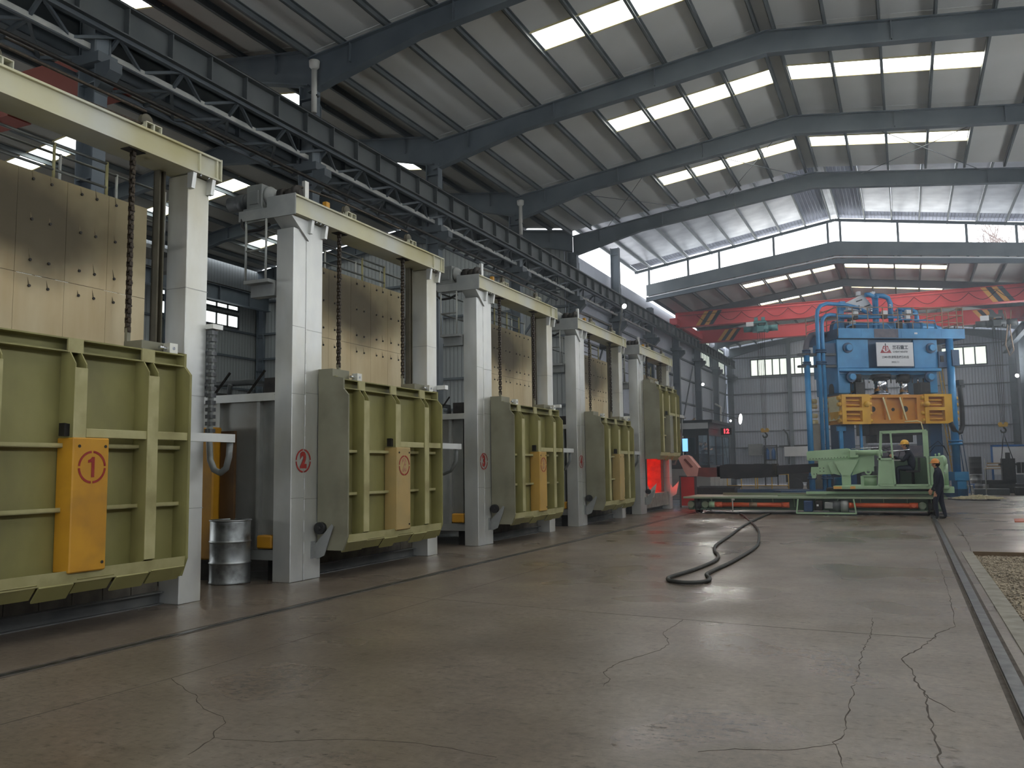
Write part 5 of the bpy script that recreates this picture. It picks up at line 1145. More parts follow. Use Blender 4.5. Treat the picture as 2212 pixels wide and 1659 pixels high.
for i in range(13): cob('boom_bolt', MB().cyl((W(-2.84)+i*0.093, 0.44, 1.755+i*0.004), (W(-2.84)+i*0.093, 0.455, 1.755+i*0.004), 0.014, n=8), 'black_steel')
for (x, z) in ((-2.55, 1.46), (-2.44, 1.46), (-2.55, 1.36), (-2.44, 1.36), (-2.74, 1.27), (-2.66, 1.28)): cob('cheek_bolt', MB().cyl((W(x), 0.465, z), (W(x), 0.48, z), 0.016, n=8), 'black_steel')
cob('lift_cylinder', MB().cyl((W(-1.45), 0.42, 1.93), (W(-0.72), 0.42, 1.93), 0.085, n=16).cyl((W(-0.85), 0.42, 1.91), (W(-0.68), 0.42, 1.91), 0.10, n=16), 'machine_green')
cob('cylinder_mount', B((W(-1.64), 0.36, 1.78, W(-1.38), 0.5, 2.02)), 'machine_green', bevel=0.015)
cob('cylinder_rod', MB().cyl((W(-0.68), 0.42, 1.94), (W(0.1), 0.42, 1.99), 0.03, n=10).cyl((W(-1.6),0.7,2.06),(W(-0.8),0.7,2.09),0.015,n=8), 'chrome')
cob('hopper_bracket', MB().prism([(W(-2.12), 1.70), (W(-1.38), 1.72), (W(-1.64), 1.22), (W(-1.90), 1.22)], 'y', 0.28, 0.50).prism([(W(-1.90), 1.22), (W(-1.64), 1.22), (W(-1.64), 0.9), (W(-1.90), 0.9)], 'y', 0.3, 0.5), 'machine_green')
cob('hopper_cheek', MB().prism([(W(-2.12), 1.70), (W(-1.93), 1.22), (W(-2.2), 1.3), (W(-2.3), 1.6)], 'y', 0.35, 0.4), 'machine_green')
cob('hopper_cheek', MB().prism([(W(-1.38), 1.72), (W(-1.2), 1.35), (W(-1.62), 1.22)], 'y', 0.5, 0.54), 'machine_green')
cob('winch', MB().cyl((W(-1.08), 0.45, 0.9), (W(-1.08), 0.45, 1.18), 0.2, n=20).cyl((W(-1.08), 0.45, 1.18), (W(-1.08), 0.45, 1.22), 0.22, n=20).ring((W(-1.12), 0.4, 1.34), 0.1, 0.05, 0.04, 'y').box(W(-1.35), 0.35, 0.9, W(-1.2), 0.5, 1.2), 'machine_green')
cob('pump_unit', MB().cyl((W(-0.98), 0.6, 0.9), (W(-0.98), 0.6, 1.5), 0.1, n=14), 'dark_grey')
cob('deck_drum', MB().cyl((W(-2.0), 1.2, 0.9), (W(-2.0), 1.2, 1.15), 0.2, n=18), 'press_blue')
# operator cab
cobs = [((-0.83,0.1,0.9),(-0.70,0.1,2.56)), ((-0.36,0.1,0.9),(-0.42,0.1,2.55)), ((0.58,0.1,0.9),(0.56,0.1,2.56)), ((-0.70,0.1,2.56),(0.56,0.1,2.57)), ((-0.83,0.1,0.92),(0.58,0.1,0.92)),
        ((-0.83,1.1,0.9),(-0.70,1.1,2.56)), ((0.58,1.1,0.9),(0.56,1.1,2.56)), ((-0.70,1.1,2.56),(0.56,1.1,2.57)), ((-0.70,0.1,2.56),(-0.70,1.1,2.56)), ((0.56,0.1,2.57),(0.56,1.1,2.57)), ((-0.83,0.1,1.72),(-0.38,0.1,1.72))]
for p, q in cobs: cob('cab_frame', MB().bar((W(p[0]),p[1],p[2]), (W(q[0]),q[1],q[2]), 0.055, 0.055), 'machine_green')
cob('cab_rear_post', B((W(0.47), 0.08, 1.78, W(0.62), 0.2, 2.56)), 'machine_green')
cob('cab_panel', B((W(-0.80), 0.11, 0.95, W(-0.39), 0.14, 1.70)), 'machine_green', bevel=0.006)
cob('cab_floor', B((W(-0.80), 0.1, 0.90, W(0.58), 1.1, 0.93)), 'machine_dark_green')
cob('cab_back_panel', B((W(-0.35), 1.05, 0.93, W(0.57), 1.08, 1.75)), 'machine_dark_green')
cob('control_desk', B((W(-0.75), 0.3, 1.66, W(-0.1), 0.9, 1.70), (W(-0.6), 0.35, 1.70, W(-0.4), 0.6, 1.76)), 'cabin_grey')
for x in (-0.55, -0.25): cob('control_lever', MB().cyl((W(x), 0.5, 1.7), (W(x)+0.06, 0.5, 1.9), 0.012, n=6).ball((W(x)+0.06, 0.5, 1.91), 0.02), 'black_steel')
cob('operator_seat', B((W(-0.05), 0.35, 1.30, W(0.35), 0.8, 1.36), (W(0.30), 0.35, 1.36, W(0.37), 0.8, 1.75)).cyl((W(0.15), 0.55, 0.93), (W(0.15), 0.55, 1.3), 0.04, n=10), 'black_rubber')
cob('cab_hand_rail', MB().tube([(W(0.0),0.12,2.85),(W(0.35),0.12,2.86),(W(0.45),0.12,2.82),(W(0.5),0.12,2.57)], 0.02, 6), 'pale_yellow')
cob('oil_tank', B((W(0.62), 0.2, 0.9, W(1.0), 0.9, 1.78)), 'machine_green', bevel=0.02)
cob('oil_tank_end', MB().ball((W(1.0), 0.55, 1.62), 0.12, 0.25, 0.2).cyl((W(1.02), 0.5, 0.9), (W(1.02), 0.5, 1.55), 0.11, n=14), 'machine_green')
cob('tank_filler', MB().cyl((W(0.9), 0.4, 1.78), (W(0.9), 0.4, 1.88), 0.03, n=8).cyl((W(0.8), 0.4, 1.78), (W(0.8), 0.4, 1.86), 0.02, n=8), 'machine_green')
cob('rear_hose', MB().tube([(W(0.65),0.4,1.9),(W(0.8),0.4,2.1),(W(1.05),0.4,2.1),(W(1.15),0.4,1.8)], 0.012, 5).tube([(W(0.6),0.6,2.0),(W(0.9),0.6,2.25),(W(1.1),0.6,2.0)], 0.012, 5), 'black_rubber')
# the arm and its scoop-shaped head
cob('arm_beam', MB().prism([(W(-2.5), 1.36), (W(-2.5), 1.60), (W(-4.1), 1.53), (W(-4.7), 1.54), (W(-5.85), 1.54), (W(-5.85), 1.22), (W(-4.7), 1.21), (W(-4.0), 1.28)], 'y', 0.62, 1.0), 'arm_dark', bevel=0.02)
cob('arm_sleeve', MB().prism([(W(-3.95), 1.22), (W(-3.95), 1.58), (W(-5.5), 1.60), (W(-5.72), 1.56), (W(-5.72), 1.18), (W(-4.9), 1.18)], 'y', 0.55, 1.05), 'arm_dark', bevel=0.03)
cob('arm_crust', MB().prism([(W(-5.6), 1.19), (W(-5.2), 1.12), (W(-4.9), 1.17), (W(-4.4), 1.16), (W(-4.3), 1.24), (W(-5.7), 1.24)], 'y', 0.56, 1.04).prism([(W(-4.9), 1.58), (W(-4.6), 1.63), (W(-4.2), 1.62), (W(-3.9), 1.56)], 'y', 0.6, 1.0), 'arm_dark')
cob('arm_neck', MB().prism([(W(-5.75), 1.22), (W(-5.75), 1.50), (W(-6.62), 1.50), (W(-6.85), 1.28), (W(-6.2), 1.22)], 'y', 0.62, 0.98), 'arm_hot', bevel=0.02)
cob('arm_head', MB().prism([(W(-6.55), 1.26), (W(-6.50), 1.50), (W(-6.80), 1.88), (W(-6.90), 1.93), (W(-7.05), 1.91), (W(-7.13), 1.84), (W(-6.95), 1.42), (W(-6.86), 1.26)], 'y', 0.58, 1.02), 'arm_tip', bevel=0.03)
cob('arm_head_groove', MB().prism([(W(-6.66), 1.55), (W(-6.74), 1.52), (W(-6.98), 1.80), (W(-6.92), 1.84)], 'y', 0.56, 0.58), 'arm_hot')
cob('arm_clamp', B((W(-4.05), 0.52, 1.25, W(-3.9), 1.08, 1.62)), 'black_steel')

# hose lying on the floor
hp = [(-5.05,29.0),(-4.5,26.8),(-3.99,24.6),(-3.4,21.9),(-2.98,19.33),(-2.72,17.19),(-2.68,14.66),(-2.72,13.4),(-2.72,12.72),(-2.60,12.35),(-2.56,12.05),(-2.66,11.82),(-2.84,11.75),(-3.05,11.9),(-3.14,12.2),(-3.08,12.75),(-3.01,13.4),(-2.97,14.58),(-3.1,15.5),(-3.30,16.2),(-3.52,17.47),(-3.68,19.77),(-3.9,22.5),(-4.02,25.0),(-4.12,29.2)]
def smooth(pts, k=4):
    out = []; P_ = [pts[0]]+pts+[pts[-1]]
    for i in range(1, len(P_)-2):
        for j in range(k):
            t = j/k; a, b_, c, d = P_[i-1], P_[i], P_[i+1], P_[i+2]
            out.append(tuple(0.5*((2*b_[q])+(-a[q]+c[q])*t+(2*a[q]-5*b_[q]+4*c[q]-d[q])*t*t+(-a[q]+3*b_[q]-3*c[q]+d[q])*t**3) for q in (0, 1)))
    return out+[pts[-1]]
ob('rubber_hose', MB().tube([(x, y, 0.03) for x, y in smooth(hp)], 0.028, 8), 'cable_rubber', label='thick dark rubber hose lying in a long loop on the floor', cat='hose')

# ================================================================== control cabin and shield coloured with the glow of the last furnace
cab = empty('control_cabin', (-12.3, 48.0, 0), label='dark glazed control cabin against the left wall', cat='cabin')
CWX, CWY = 2.4, 6.2
ob('cabin_base', B((0, 0, 0, CWX, CWY, 1.45)), 'cabin_grey', cab)
for i in range(3): ob('base_panel', B((0.05+i*0.78, -0.02, 0.1, 0.78+i*0.78, 0.0, 1.38)), 'cabin_grey', cab)
for i in range(5): ob('base_panel', B((CWX, 0.05+i*1.22, 0.1, CWX+0.02, 1.2+i*1.22, 0.7), (CWX, 0.05+i*1.22, 0.74, CWX+0.02, 1.2+i*1.22, 1.38)), 'cabin_grey', cab)
ob('cabin_floor_edge', B((-0.02, -0.04, 1.42, CWX+0.04, CWY, 1.60)), 'cabin_dark', cab)
for (x, y) in ((0, 0), (0.85, 0), (1.0, 0), (1.75, 0), (CWX-0.08, 0), (CWX-0.08, 2.0), (CWX-0.08, 4.0), (CWX-0.08, CWY-0.08), (0, CWY-0.08)):
    ob('cabin_post', lambda: B((0, 0, 1.5, 0.09, 0.09, 3.6)), 'cabin_dark', cab, (x, y, 0), key='cpost')
ob('cabin_header', B((0, -0.02, 3.25, CWX, 0.08, 3.62), (CWX-0.06, 0, 3.25, CWX+0.02, CWY, 3.62)), 'cabin_dark', cab)
ob('cabin_roof', B((-0.1, -0.15, 3.95, CWX+0.25, CWY+0.1, 4.1)), 'cabin_dark', cab)
ob('cabin_fascia', B((-0.05, -0.12, 3.62, CWX+0.02, -0.08, 3.95)), 'cabin_white', cab)
ob('cabin_fascia', B((CWX+0.02, -0.12, 3.62, CWX+0.06, CWY, 3.95)), 'cabin_dark', cab)
ob('cabin_wall', B((0, 0, 1.5, 0.04, CWY, 3.62)), 'cabin_grey', cab); ob('back_glass', B((0.09, CWY-0.05, 1.6, CWX-0.09, CWY-0.04, 3.5)), 'cabin_glass', cab)
ob('door_panel', B((1.05, -0.01, 1.5, 1.75, 0.02, 3.25)), 'cabin_dark', cab)
ob('door_glass', B((1.12, -0.02, 2.2, 1.68, -0.012, 3.15)), 'cabin_glass', cab)
ob('side_glass', B((CWX-0.02, 0.09, 1.6, CWX-0.01, CWY-0.1, 3.25)), 'cabin_glass', cab)
ob('front_glass', B((1.84, 0.02, 1.6, CWX-0.09, 0.03, 3.25)), 'cabin_glass', cab)
ob('front_panel', B((0.09, 0.0, 1.5, 0.85, 0.03, 3.25)), 'cabin_dark', cab)
for x in (0.20, 0.95): ob('monitor', B((x-0.03, -0.06, 2.35, x+0.47 if x < 0.5 else x+0.33, -0.03, 3.12)), 'black_steel', cab); ob('monitor_screen', B((x, -0.068, 2.38, x+0.42 if x < 0.5 else x+0.30, -0.06, 3.09)), 'screen_blue', cab)
ob('desk', B((CWX-0.75, 0.8, 2.18, CWX-0.15, 5.4, 2.24), (CWX-0.7, 0.9, 1.5, CWX-0.62, 5.3, 2.2)), 'cabin_dark', cab)
ob('led_counter', B((CWX+0.12, 2.9, 3.34, CWX+0.74, 3.0, 3.74)), 'black_steel', cab)
def led():
    me = text_mesh('12', 0.36, 0.004, 0.010); me.materials.append(M['led_red']); return me
_l = bpy.data.objects.new('led_digits', led()); COL.objects.link(_l); _l.parent = cab; _l.location = (CWX+0.43, 2.893, 3.54); _l.rotation_euler = (math.pi/2, 0, 0)
lgt = ob('added_lamp', B((1.0, 1.0, 3.58, 1.3, 4.6, 3.62)), 'fill_white', cab)  # unseen lamp added to brighten the cabin interior
ob('notice_sheet', B((CWX+0.02, 1.3, 0.95, CWX+0.03, 2.0, 1.25)), 'badge_white', cab)
for i, nm in enumerate(('nearest', 'second', 'third', 'fourth', 'farthest')):
    a = random.uniform(0, 1.6); y = 0.4+i*0.6
    ob('scrap_strip', MB().bar((0.2+random.random(), y, 4.12), (0.9+random.random()*0.9, y+random.uniform(-.4,.4), 4.14+random.random()*0.3), 0.14, 0.02), 'rail_rust', None, (-12.3, 48, 0.0), label=nm+' rusty sheet strip lying on the cabin roof', cat='scrap', group='scrap on the cabin roof')
for i, (x, y) in enumerate(((1.4, 1.1), (1.25, 2.3), (1.3, 3.3))):
    st = empty('office_chair', (-12.3+x, 48+y, 1.6), label=('nearest', 'middle', 'farthest')[i]+' dark office chair behind the cabin glass', cat='chair', group='chairs in the control cabin')
    ob('seat', lambda: B((-0.22,-0.22,0.42,0.22,0.22,0.48)), 'black_rubber', st, key='ocs'); ob('backrest', lambda: B((-0.24,-0.2,0.5,-0.18,0.2,0.95)), 'black_rubber', st, key='ocb')
    ob('stem', lambda: MB().cyl((0,0,0.05),(0,0,0.42),0.03,n=8).box(-0.25,-0.03,0,0.25,0.03,0.05).box(-0.03,-0.25,0,0.03,0.25,0.05), 'black_steel', st, key='oct')
rs = empty('heat_shield', (-8.05, 33.3, 0), label='steel shield panel with the furnace glow painted in as red', cat='shield')
ob('shield_sheet', B((0.03, 0, 0.06, 0.60, 0.03, 1.16)), 'shield_glow', rs); ob('shield_frame', B((0.58, -0.02, 0, 0.66, 0.05, 1.2), (0, -0.02, 0, 0.06, 0.05, 1.2), (0, -0.02, 1.16, 0.66, 0.05, 1.21)), 'dark_grey', rs)
# ---- low barrier, trough and cart between cabin and press
br = empty('barrier', (-8.4, 45.0, 0), label='yellow tubular barrier between the cabin and the press', cat='barrier')
for (a, c) in ((0, 1.4), (1.5, 3.0)):
    for z in (0.55, 1.1): ob('barrier_rail', MB().cyl((a, 0, z), (c, 0, z), 0.025, n=6), 'yellow_rail', br)
for x in (0.0, 0.7, 1.4, 1.5, 2.2, 3.0): ob('barrier_post', MB().cyl((x, 0, 0), (x, 0, 1.12), 0.028, n=6), 'yellow_rail', br)
ct = empty('ingot_cart', (-4.9, 50.5, 0), label='low rusty orange wheeled cart left of the press', cat='cart')
ob('cart_tray', MB().prism([(-1.5, 1.5), (1.3, 1.5), (1.5, 1.1), (-1.3, 1.1)], 'y', 0, 1.2), 'rust_orange', ct); ob('cart_frame', B((-1.3, 0.1, 0.6, 1.4, 1.1, 1.1)), 'black_steel', ct)
for x in (-0.8, 0.2, 1.0): ob('cart_wheel', MB().cyl((x, -0.05, 0.42), (x, 0.12, 0.42), 0.42, n=18), 'black_rubber', ct)
tr_ = empty('scrap_trough', (-8.6, 42.5, 0), label='low black steel trough beside the cabin base', cat='trough')
ob('trough_body', MB().prism([(-0.9, 0.0), (0.9, 0.0), (1.0, 0.5), (-1.0, 0.5)], 'y', 0, 1.6), 'black_steel', tr_); ob('trough_rim', B((-1.05, -0.05, 0.5, 1.05, 0.0, 0.56), (-1.05, 1.6, 0.5, 1.05, 1.65, 0.56)), 'dark_grey', tr_)
ob('floor_beam', B((-1.6, 0, 0, 2.6, 0.3, 0.42)), 'press_dark_blue', None, (-6.0, 43.2, 0), label='long blue beam lying on the floor left of the press', cat='beam')
ob('electrical_box', B((0, 0, 0, 1.1, 0.3, 0.9)), 'grey_machine', None, (-11.3, 69.7, 2.3), bevel=0.03, label='pale grey electrical box low on the back wall', cat='box')
gbw = empty('gas_bottle_rack', (-9.6, 69.4, 0), label='rack with two blue gas bottles by the back wall', cat='rack')
ob('rack_frame', B((-0.5, 0, 1.9, 0.5, 0.4, 1.98), (-0.5, 0, 0, -0.44, 0.4, 3.1), (0.44, 0, 0, 0.5, 0.4, 3.1), (-0.5, 0, 3.0, 0.5, 0.4, 3.08)), 'black_steel', gbw)
for x in (-0.25, 0.22): ob('bottle', MB().lathe([(0.16,1.98),(0.16,2.6),(0.1,2.75),(0.04,2.8),(0.04,2.9)], (x, 0.2, 0), 14), 'blue_plastic', gbw)
ob('notice_board', B((0, 0, 0, 1.9, 0.04, 0.75)), 'badge_white', None, (-8.6, 69.8, 2.2), label='blank white notice board low on the back wall', cat='board')
ob('wall_pipe', MB().tube([(-9.0,70.0,3.0),(-5.5,70.0,3.05)], 0.05, 8), 'black_steel', label='dark pipe along the back wall left of the press', cat='pipe')
ob('wall_cable', MB().tube([(-8.6,69.9,4.3),(-8.3,69.9,3.9),(-8.2,69.9,3.0),(-8.3,69.9,1.6)], 0.06, 8), 'black_rubber', label='black cable bent down the back wall', cat='cable')

# ---- clutter at the right by the back wall
wb = empty('white_board', (4.15, 53.5, 0), label='large white board with a blue frame by the right wall', cat='board')
ob('board_sheet', B((0.08, 0, 0.9, 4.2, 0.05, 2.4)), 'white_paint', wb); ob('board_frame', B((0, -0.02, 0, 0.1, 0.07, 2.5), (0, -0.02, 2.4, 4.2, 0.07, 2.5), (4.1, -0.02, 0, 4.2, 0.07, 2.5)), 'blue_plastic', wb)
mb_ = empty('die_block_stand', (4.75, 50.65, 0), label='black forging tool block standing on low bolsters at the right', cat='machine')
ob('block_post', B((-0.35, 0, 0.5, 0.25, 0.7, 1.75), (-0.15, 0.1, 1.75, 0.05, 0.4, 2.05), (-0.45, -0.05, 1.4, 0.4, 0.75, 1.5)), 'black_steel', mb_)
ob('block_base', B((-1.0, -0.1, 0, 2.2, 1.2, 0.45), (-1.3, 0, 0.45, 0.2, 1.0, 0.65)), 'black_steel', mb_)
for i in range(3): ob('block_wedge', B((0.35+i*0.22, 0.1, 1.0, 0.5+i*0.22, 0.6, 1.55)), 'black_steel', mb_)
ob('bolster', B((0, 0, 0, 2.4, 0.6, 0.38)), 'black_steel', None, (4.6, 47.2, 0), bevel=0.02, label='low dark steel bolster in front of the tool block', cat='block')
ob('bolster', B((0, 0, 0.0, 1.5, 0.7, 0.3)), 'dark_grey', None, (2.9, 47.6, 0), bevel=0.02, label='flat grey steel bolster left of the tool block', cat='block')
for i, (x, y, z) in enumerate(((3.35, 53.0, 0), (3.35, 53.0, 0.95), (2.75, 54.0, 0))):
    d = empty('oil_drum', (x, y, z), label=('lower', 'upper', 'rear')[i]+(' drum of the wrapped pair behind the press post' if i < 2 else ' silver drum behind the press post'), cat='drum')
    ob('drum_body', lambda: MB().lathe([(0,0),(0.30,0),(0.31,0.02),(0.30,0.05),(0.30,0.3),(0.315,0.32),(0.30,0.34),(0.30,0.6),(0.315,0.62),(0.30,0.64),(0.30,0.9),(0.31,0.92),(0,0.92)], (0,0,0), 20), 'drum_metal' if i != 1 else 'black_rubber', d, key=('odr', i == 1))
for i in range(4):
    ob('paper_stack', B((-0.35, -0.25, 0, 0.35, 0.25, 0.07)), 'cardboard' if i % 2 else 'badge_white', None, (4.2+random.uniform(-.05,.05), 52.2, 1.25+i*0.075), label=('bottom', 'second lowest', 'third', 'top')[i]+' bundle of the pile on the tool table', cat='bundle', group='bundles piled on the table')
tb = empty('tool_table', (4.2, 52.2, 0), label='small table under the bundles by the white board', cat='table')
ob('table_top', B((-0.5, -0.35, 1.2, 0.5, 0.35, 1.25)), 'cardboard', tb)
for x in (-0.45, 0.45):
    for y in (-0.3, 0.3): ob('leg', lambda: B((-0.03,-0.03,0,0.03,0.03,1.2)), 'dark_grey', tb, (x, y, 0), key='ttl')
stl = empty('stool', (2.95, 50.2, 0), label='small blue plastic stool by the drums', cat='stool')
ob('seat', MB().lathe([(0,0.44),(0.16,0.44),(0.17,0.46),(0.16,0.48),(0,0.48)], (0,0,0), 14), 'blue_plastic', stl)
for k in range(4):
    a = math.pi/4+k*math.pi/2; ob('leg', MB().bar((0.12*math.cos(a),0.12*math.sin(a),0.45),(0.18*math.cos(a),0.18*math.sin(a),0.0),0.04), 'blue_plastic', stl)
for i, x in enumerate((2.35, 2.55, 2.7)): ob('standing_bar', MB().cyl((x, 46.5, 0), (x-0.25, 46.8, 2.9), 0.025, n=6), 'press_dark_blue', label=('first', 'second', 'third')[i]+' thin steel bar leaning behind the blue press post', cat='bar', group='bars leaning by the press')
pl = empty('marker_pole', (3.12, 43.6, 0), label='thin pale pole standing in the straw heap', cat='pole')
ob('pole_shaft', MB().cyl((0,0,0.05),(0,0,1.75),0.02,n=8), 'rail_paint', pl); ob('pole_foot', MB().cyl((0,0,0),(0,0,0.14),0.06,n=10), 'badge_white', pl)
sw = MB()
for _ in range(700):
    r_ = random.random()**0.7*0.75; a = random.uniform(0, 6.28); x = r_*math.cos(a)*1.25; y = r_*math.sin(a)*0.9; h = max(0.0, 0.16*(1-r_/0.75)); b_ = random.uniform(0, 3.14); L_ = random.uniform(0.06, 0.2)
    z = 0.012+h*random.random(); sw.bar((x-L_*math.cos(b_), y-L_*math.sin(b_), z), (x+L_*math.cos(b_), y+L_*math.sin(b_), z+random.uniform(0, 0.05)), 0.022, 0.018)
ob('straw_heap', sw, 'straw', None, (2.75, 42.8, 0), kind='stuff', label='small heap of pale straw-like turnings on the floor', cat='straw')
ob('floor_cable', MB().tube([(1.5,42.2,0.02),(1.9,41.2,0.02),(2.6,40.6,0.02),(3.4,40.9,0.02),(3.0,41.6,0.02)], 0.02, 6), 'black_rubber', label='thin black cable on the floor by the straw heap', cat='cable')
ob('steel_plate', MB().prism([(0,0),(2.2,0.6),(2.0,2.6),(0.1,1.2)], 'z', 0.0, 0.03), 'rust_orange', None, (2.5, 26.4, 0), label='thin rusty steel plate lying on the floor at the right edge', cat='plate')

# ---- lamps that show lit in the photograph
def lamp(loc, r, label, power, aim, arm, m='lamp_glow'):
    l = empty('flood_lamp', loc, label=label, cat='lamp')
    a = Vector(aim).normalized()
    ob('lamp_housing', MB().cyl(-a*0.14, -a*0.01, r*0.7, r*1.08, n=18), 'dark_grey', l); ob('lamp_glass', MB().cyl(-a*0.012, a*0.012, r, n=18), m, l)
    ob('lamp_arm', MB().bar(-a*0.1, Vector(arm)-Vector(loc), 0.045), 'dark_grey', l)
    d = bpy.data.lights.new('flood_light', 'SPOT'); d.energy = power; d.spot_size = 1.6; d.spot_blend = 0.6; d.shadow_soft_size = r; d.color = (1, 0.98, 0.93)
    o = bpy.data.objects.new('flood_light', d); COL.objects.link(o); o.parent = l; o.location = a*0.06; o.rotation_euler = a.to_track_quat('-Z', 'Y').to_euler()
lamp((-10.0, 59.0, 4.65), 0.34, 'large round flood lamp glowing left of the press', 700, (1.0, -0.12, -0.1), (-12.4, 58.3, 5.3))
lamp((-9.75, 54.0, 4.3), 0.06, 'small flood lamp over the cabin roof edge', 120, (0.4, -1, -0.2), (-9.8, 54.05, 4.09))
lamp((-12.2, 57.9, 7.0), 0.1, 'flood lamp on the left wall column', 250, (0.8, -0.8, -0.4), (-12.4, 58.15, 7.3))
lamp((6.75, 64.0, 7.1), 0.12, 'flood lamp on the far right column', 250, (-0.6, -0.9, -0.3), (7.0, 64.15, 7.4))
lamp((-8.2, 27.1, 6.84), 0.08, 'small flood lamp behind the fourth furnace beam', 60, (0.8, -0.6, -0.5), (-8.2, 26.35, 5.66))

# ---- bare tree outside, seen through the gap in the roof
tree = empty('bare_tree', (11.5, 100.0, 4.5), label='bare winter tree crown outside, seen through the roof gap', cat='tree')
tb_ = MB(); tb_.tube([(0,0,0),(0.1,0,6),(-0.1,0,12),(0,0,17)], [0.4,0.34,0.26,0.2], 8); ob('trunk', tb_, 'bark', tree)
tw = MB()
def branch(p, d, L_, r_, lev):
    q = p+d*L_; tw.tube([p, (p+q)/2+Vector((random.uniform(-.1,.1),random.uniform(-.1,.1),random.uniform(-.05,.1)))*L_, q], [r_, r_*0.85, r_*0.65], 5)
    if lev == 0: return
    for _ in range(3 if lev > 1 else 4):
        nd = (d+Vector((random.uniform(-.9,.9), random.uniform(-.9,.9), random.uniform(-.25,.7)))).normalized(); branch(p+d*L_*random.uniform(.5,1), nd, L_*random.uniform(.55,.8), r_*0.6, lev-1)
for k in range(9):
    a = k*0.7; branch(Vector((0,0,13.5+k*0.45)), Vector((math.cos(a)*1.0, math.sin(a)*0.6, 0.75)).normalized(), 3.2, 0.11, 4)
ob('branches', tw, 'bark', tree, kind='stuff')

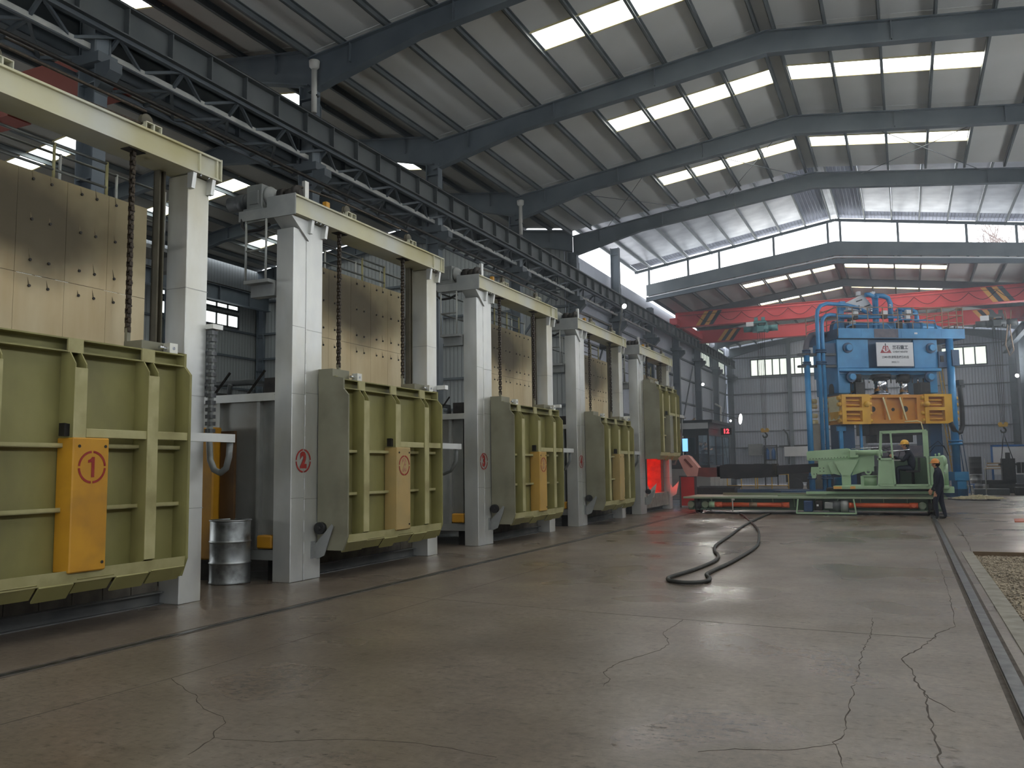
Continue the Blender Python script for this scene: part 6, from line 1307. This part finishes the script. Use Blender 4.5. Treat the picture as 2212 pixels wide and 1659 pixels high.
# ================================================================== people
def person(name, loc, rz, joints, label, hat=None, hat_m=None, coat='navy_cloth', scale=1.0, badge=False, hair=True):
    """joints: dict of named joint -> (x,y,z); the figure faces +x; skinned into one surface and coloured by region"""
    J = {k: Vector(v) for k, v in joints.items()}
    vs_, es, rad, reg = [], [], [], []
    idx = {}
    def V(k, p, r, region='c'):
        idx[k] = len(vs_); vs_.append(p); rad.append(r); reg.append(region); return idx[k]
    def E_(a, b_): es.append((idx[a], idx[b_]))
    V('pelvis', J['pelvis'], (0.165, 0.135)); V('waist', J['pelvis'].lerp(J['chest'], 0.45), (0.165, 0.135)); V('chest', J['chest'], (0.185, 0.145)); V('neckb', J['neck'], (0.07, 0.07)); E_('pelvis','waist'); E_('waist','chest'); E_('chest','neckb')
    hd = (J['head']-J['neck']).normalized()
    V('jaw', J['neck'].lerp(J['head'], 0.55)+Vector((0.02,0,0)), (0.065, 0.07), 's'); V('head', J['head'], (0.083, 0.10), 's'); V('crown', J['head']+hd*0.085, (0.07, 0.085), 's'); E_('neckb','jaw'); E_('jaw','head'); E_('head','crown')
    for s_ in ('l', 'r'):
        V('sh'+s_, J['sh'+s_], (0.072, 0.075)); V('el'+s_, J['el'+s_], (0.052, 0.052)); V('wr'+s_, J['wr'+s_], (0.034, 0.036)); E_('chest','sh'+s_); E_('sh'+s_,'el'+s_); E_('el'+s_,'wr'+s_)
        d = (J['wr'+s_]-J['el'+s_]).normalized(); palm = J['wr'+s_]+d*0.075; V('pm'+s_, palm, (0.038, 0.026), 's'); E_('wr'+s_,'pm'+s_)
        side = d.cross(Vector((0,1,0)));
        if side.length < 0.3: side = d.cross(Vector((1,0,0)))
        side.normalize()
        for f_, (o_, L_) in enumerate(((-0.027,0.065),(-0.009,0.078),(0.009,0.074),(0.027,0.058))):
            V('f%d%s' % (f_, s_), palm+side*o_+d*0.045, (0.010,0.010), 's'); V('g%d%s' % (f_, s_), palm+side*o_*1.1+d*(0.045+L_*0.6)+Vector((0.012,0,-0.012)), (0.009,0.009), 's'); E_('pm'+s_,'f%d%s' % (f_, s_)); E_('f%d%s' % (f_, s_),'g%d%s' % (f_, s_))
        V('t'+s_, J['wr'+s_]+d*0.045+Vector((0.04,0,0.0)), (0.011,0.011), 's'); V('u'+s_, J['wr'+s_]+d*0.085+Vector((0.055,0,0.0)), (0.010,0.010), 's'); E_('pm'+s_,'t'+s_); E_('t'+s_,'u'+s_)
        V('hp'+s_, J['hp'+s_], (0.10, 0.10)); V('kn'+s_, J['kn'+s_], (0.072, 0.072)); V('an'+s_, J['an'+s_], (0.052, 0.05)); E_('pelvis','hp'+s_); E_('hp'+s_,'kn'+s_); E_('kn'+s_,'an'+s_)
        V('hl'+s_, J['an'+s_]+Vector((0.01,0,-0.055)), (0.045,0.04), 'b'); V('to'+s_, J['an'+s_]+Vector((0.17,0,-0.065)), (0.04,0.03), 'b'); E_('an'+s_,'hl'+s_); E_('hl'+s_,'to'+s_)
    me = bpy.data.meshes.new(name); me.from_pydata([tuple(v) for v in vs_], es, []); t = bpy.data.objects.new('figure', me); COL.objects.link(t)
    sk = t.modifiers.new('skin', 'SKIN'); sk.use_smooth_shade = True
    for i, r_ in enumerate(rad): me.skin_vertices[0].data[i].radius = r_
    me.skin_vertices[0].data[0].use_root = True
    sb = t.modifiers.new('sub', 'SUBSURF'); sb.levels = 2; sb.render_levels = 2
    bpy.context.view_layer.update(); dg = bpy.context.evaluated_depsgraph_get()
    fm = bpy.data.meshes.new_from_object(t.evaluated_get(dg)); bpy.data.objects.remove(t, do_unlink=True)
    fm.materials.clear()
    for mm in (coat, 'skin', 'black_shoe'): fm.materials.append(M[mm])
    for p in fm.polygons:
        c = p.center; best = min(range(len(vs_)), key=lambda i: (vs_[i]-c).length-(rad[i][0]*0.6))
        p.material_index = {'c': 0, 's': 1, 'b': 2}[reg[best]]; p.use_smooth = True
    o = bpy.data.objects.new(name, fm); COL.objects.link(o); o.location = loc; o.rotation_euler = (0, 0, rz); o.scale = (scale,)*3
    meta(o, label, 'person')
    H_ = J['head']
    ob('face_features', MB().ball(H_+Vector((0.095,0,-0.015)), 0.018,0.014,0.022, 8, 6).ball(H_+Vector((0.0,0.098,-0.01)), 0.018,0.012,0.03, 8, 6).ball(H_+Vector((0.0,-0.098,-0.01)), 0.018,0.012,0.03, 8, 6), 'skin', o)
    ob('eyes', MB().ball(H_+Vector((0.083,0.033,0.015)), 0.010, n=8, m=6).ball(H_+Vector((0.083,-0.033,0.015)), 0.010, n=8, m=6).box(H_.x+0.080, H_.y-0.025, H_.z-0.062, H_.x+0.090, H_.y+0.025, H_.z-0.054), 'hair_black', o)
    if hair: ob('hair', MB().ball(H_+Vector((-0.03,0,0.03)), 0.095,0.10,0.105, 14, 10), 'hair_black', o)
    if hat:
        ob('hard_hat', MB().lathe([(0.0,0.135),(0.05,0.128),(0.095,0.095),(0.118,0.04),(0.122,0.0),(0.135,-0.005),(0.135,0.003)], H_+Vector((0,0,0.045)), 20).prism([(0.08,-0.1),(0.17,-0.06),(0.185,0.0),(0.17,0.06),(0.08,0.1)], 'z', H_.z+0.04, H_.z+0.05) if False else
           MB().lathe([(0.0,0.135),(0.05,0.128),(0.095,0.095),(0.118,0.04),(0.122,0.0),(0.138,-0.006),(0.138,0.004)], H_+Vector((0.005,0,0.045)), 20).box(H_.x+0.10, H_.y-0.07, H_.z+0.036, H_.x+0.175, H_.y+0.07, H_.z+0.046), hat_m, o)
    if badge:
        ob('badge', B((0.13, -0.02, 0, 0.14, 0.06, 0.02)), 'badge_white', o, J['chest']+Vector((-0.02,-0.16,-0.13)))
        ob('back_print', B((-0.005, -0.06, 0, 0.0, 0.06, 0.045)), 'badge_white', o, J['chest']+Vector((-0.152,-0.02,0.02)), (0, -0.15, 0.35))
    return o
stand = dict(pelvis=(0,0,0.92), chest=(0.0,0,1.25), neck=(0.02,0,1.42), head=(0.06,0,1.535), shl=(-0.01,0.19,1.33), shr=(-0.01,-0.19,1.33), ell=(0.02,0.25,1.05), elr=(0.04,-0.24,1.05), wrl=(0.13,0.24,0.84), wrr=(0.2,-0.2,0.86),
             hpl=(0,0.10,0.86), hpr=(0,-0.10,0.86), knl=(0.10,0.12,0.48), knr=(-0.02,-0.11,0.47), anl=(0.06,0.14,0.09), anr=(-0.10,-0.12,0.09))
person('person', (0.80, 27.75, 0), math.radians(168), stand, 'standing worker in navy overalls and an orange hard hat beside the machine', True, 'helmet_orange', badge=True)
seat = dict(pelvis=(0,0,0.10), chest=(0.08,0,0.46), neck=(0.15,0,0.63), head=(0.20,0,0.745), shl=(0.09,0.19,0.55), shr=(0.09,-0.19,0.55), ell=(0.26,0.22,0.30), elr=(0.28,-0.21,0.30), wrl=(0.48,0.14,0.42), wrr=(0.46,-0.12,0.38),
            hpl=(0.05,0.10,0.08), hpr=(0.05,-0.10,0.08), knl=(0.44,0.13,0.10), knr=(0.44,-0.11,0.10), anl=(0.44,0.13,-0.30), anr=(0.42,-0.11,-0.30))
person('person', (0.18, 29.55, 1.335), math.radians(180), seat, 'seated machine operator in navy overalls and a yellow hard hat', True, 'helmet_yellow', scale=1.06)
for i, (x, y, lb) in enumerate(((1.42, 1.1, 'nearest'), (1.27, 2.3, 'middle'), (1.32, 3.3, 'farthest'))):
    person('person', (-12.3+x, 48+y, 2.1), 0.0, seat, '%s of the seated workers inside the glazed cabin' % lb, coat=('grey_cloth', 'navy_cloth', 'grey_cloth')[i])
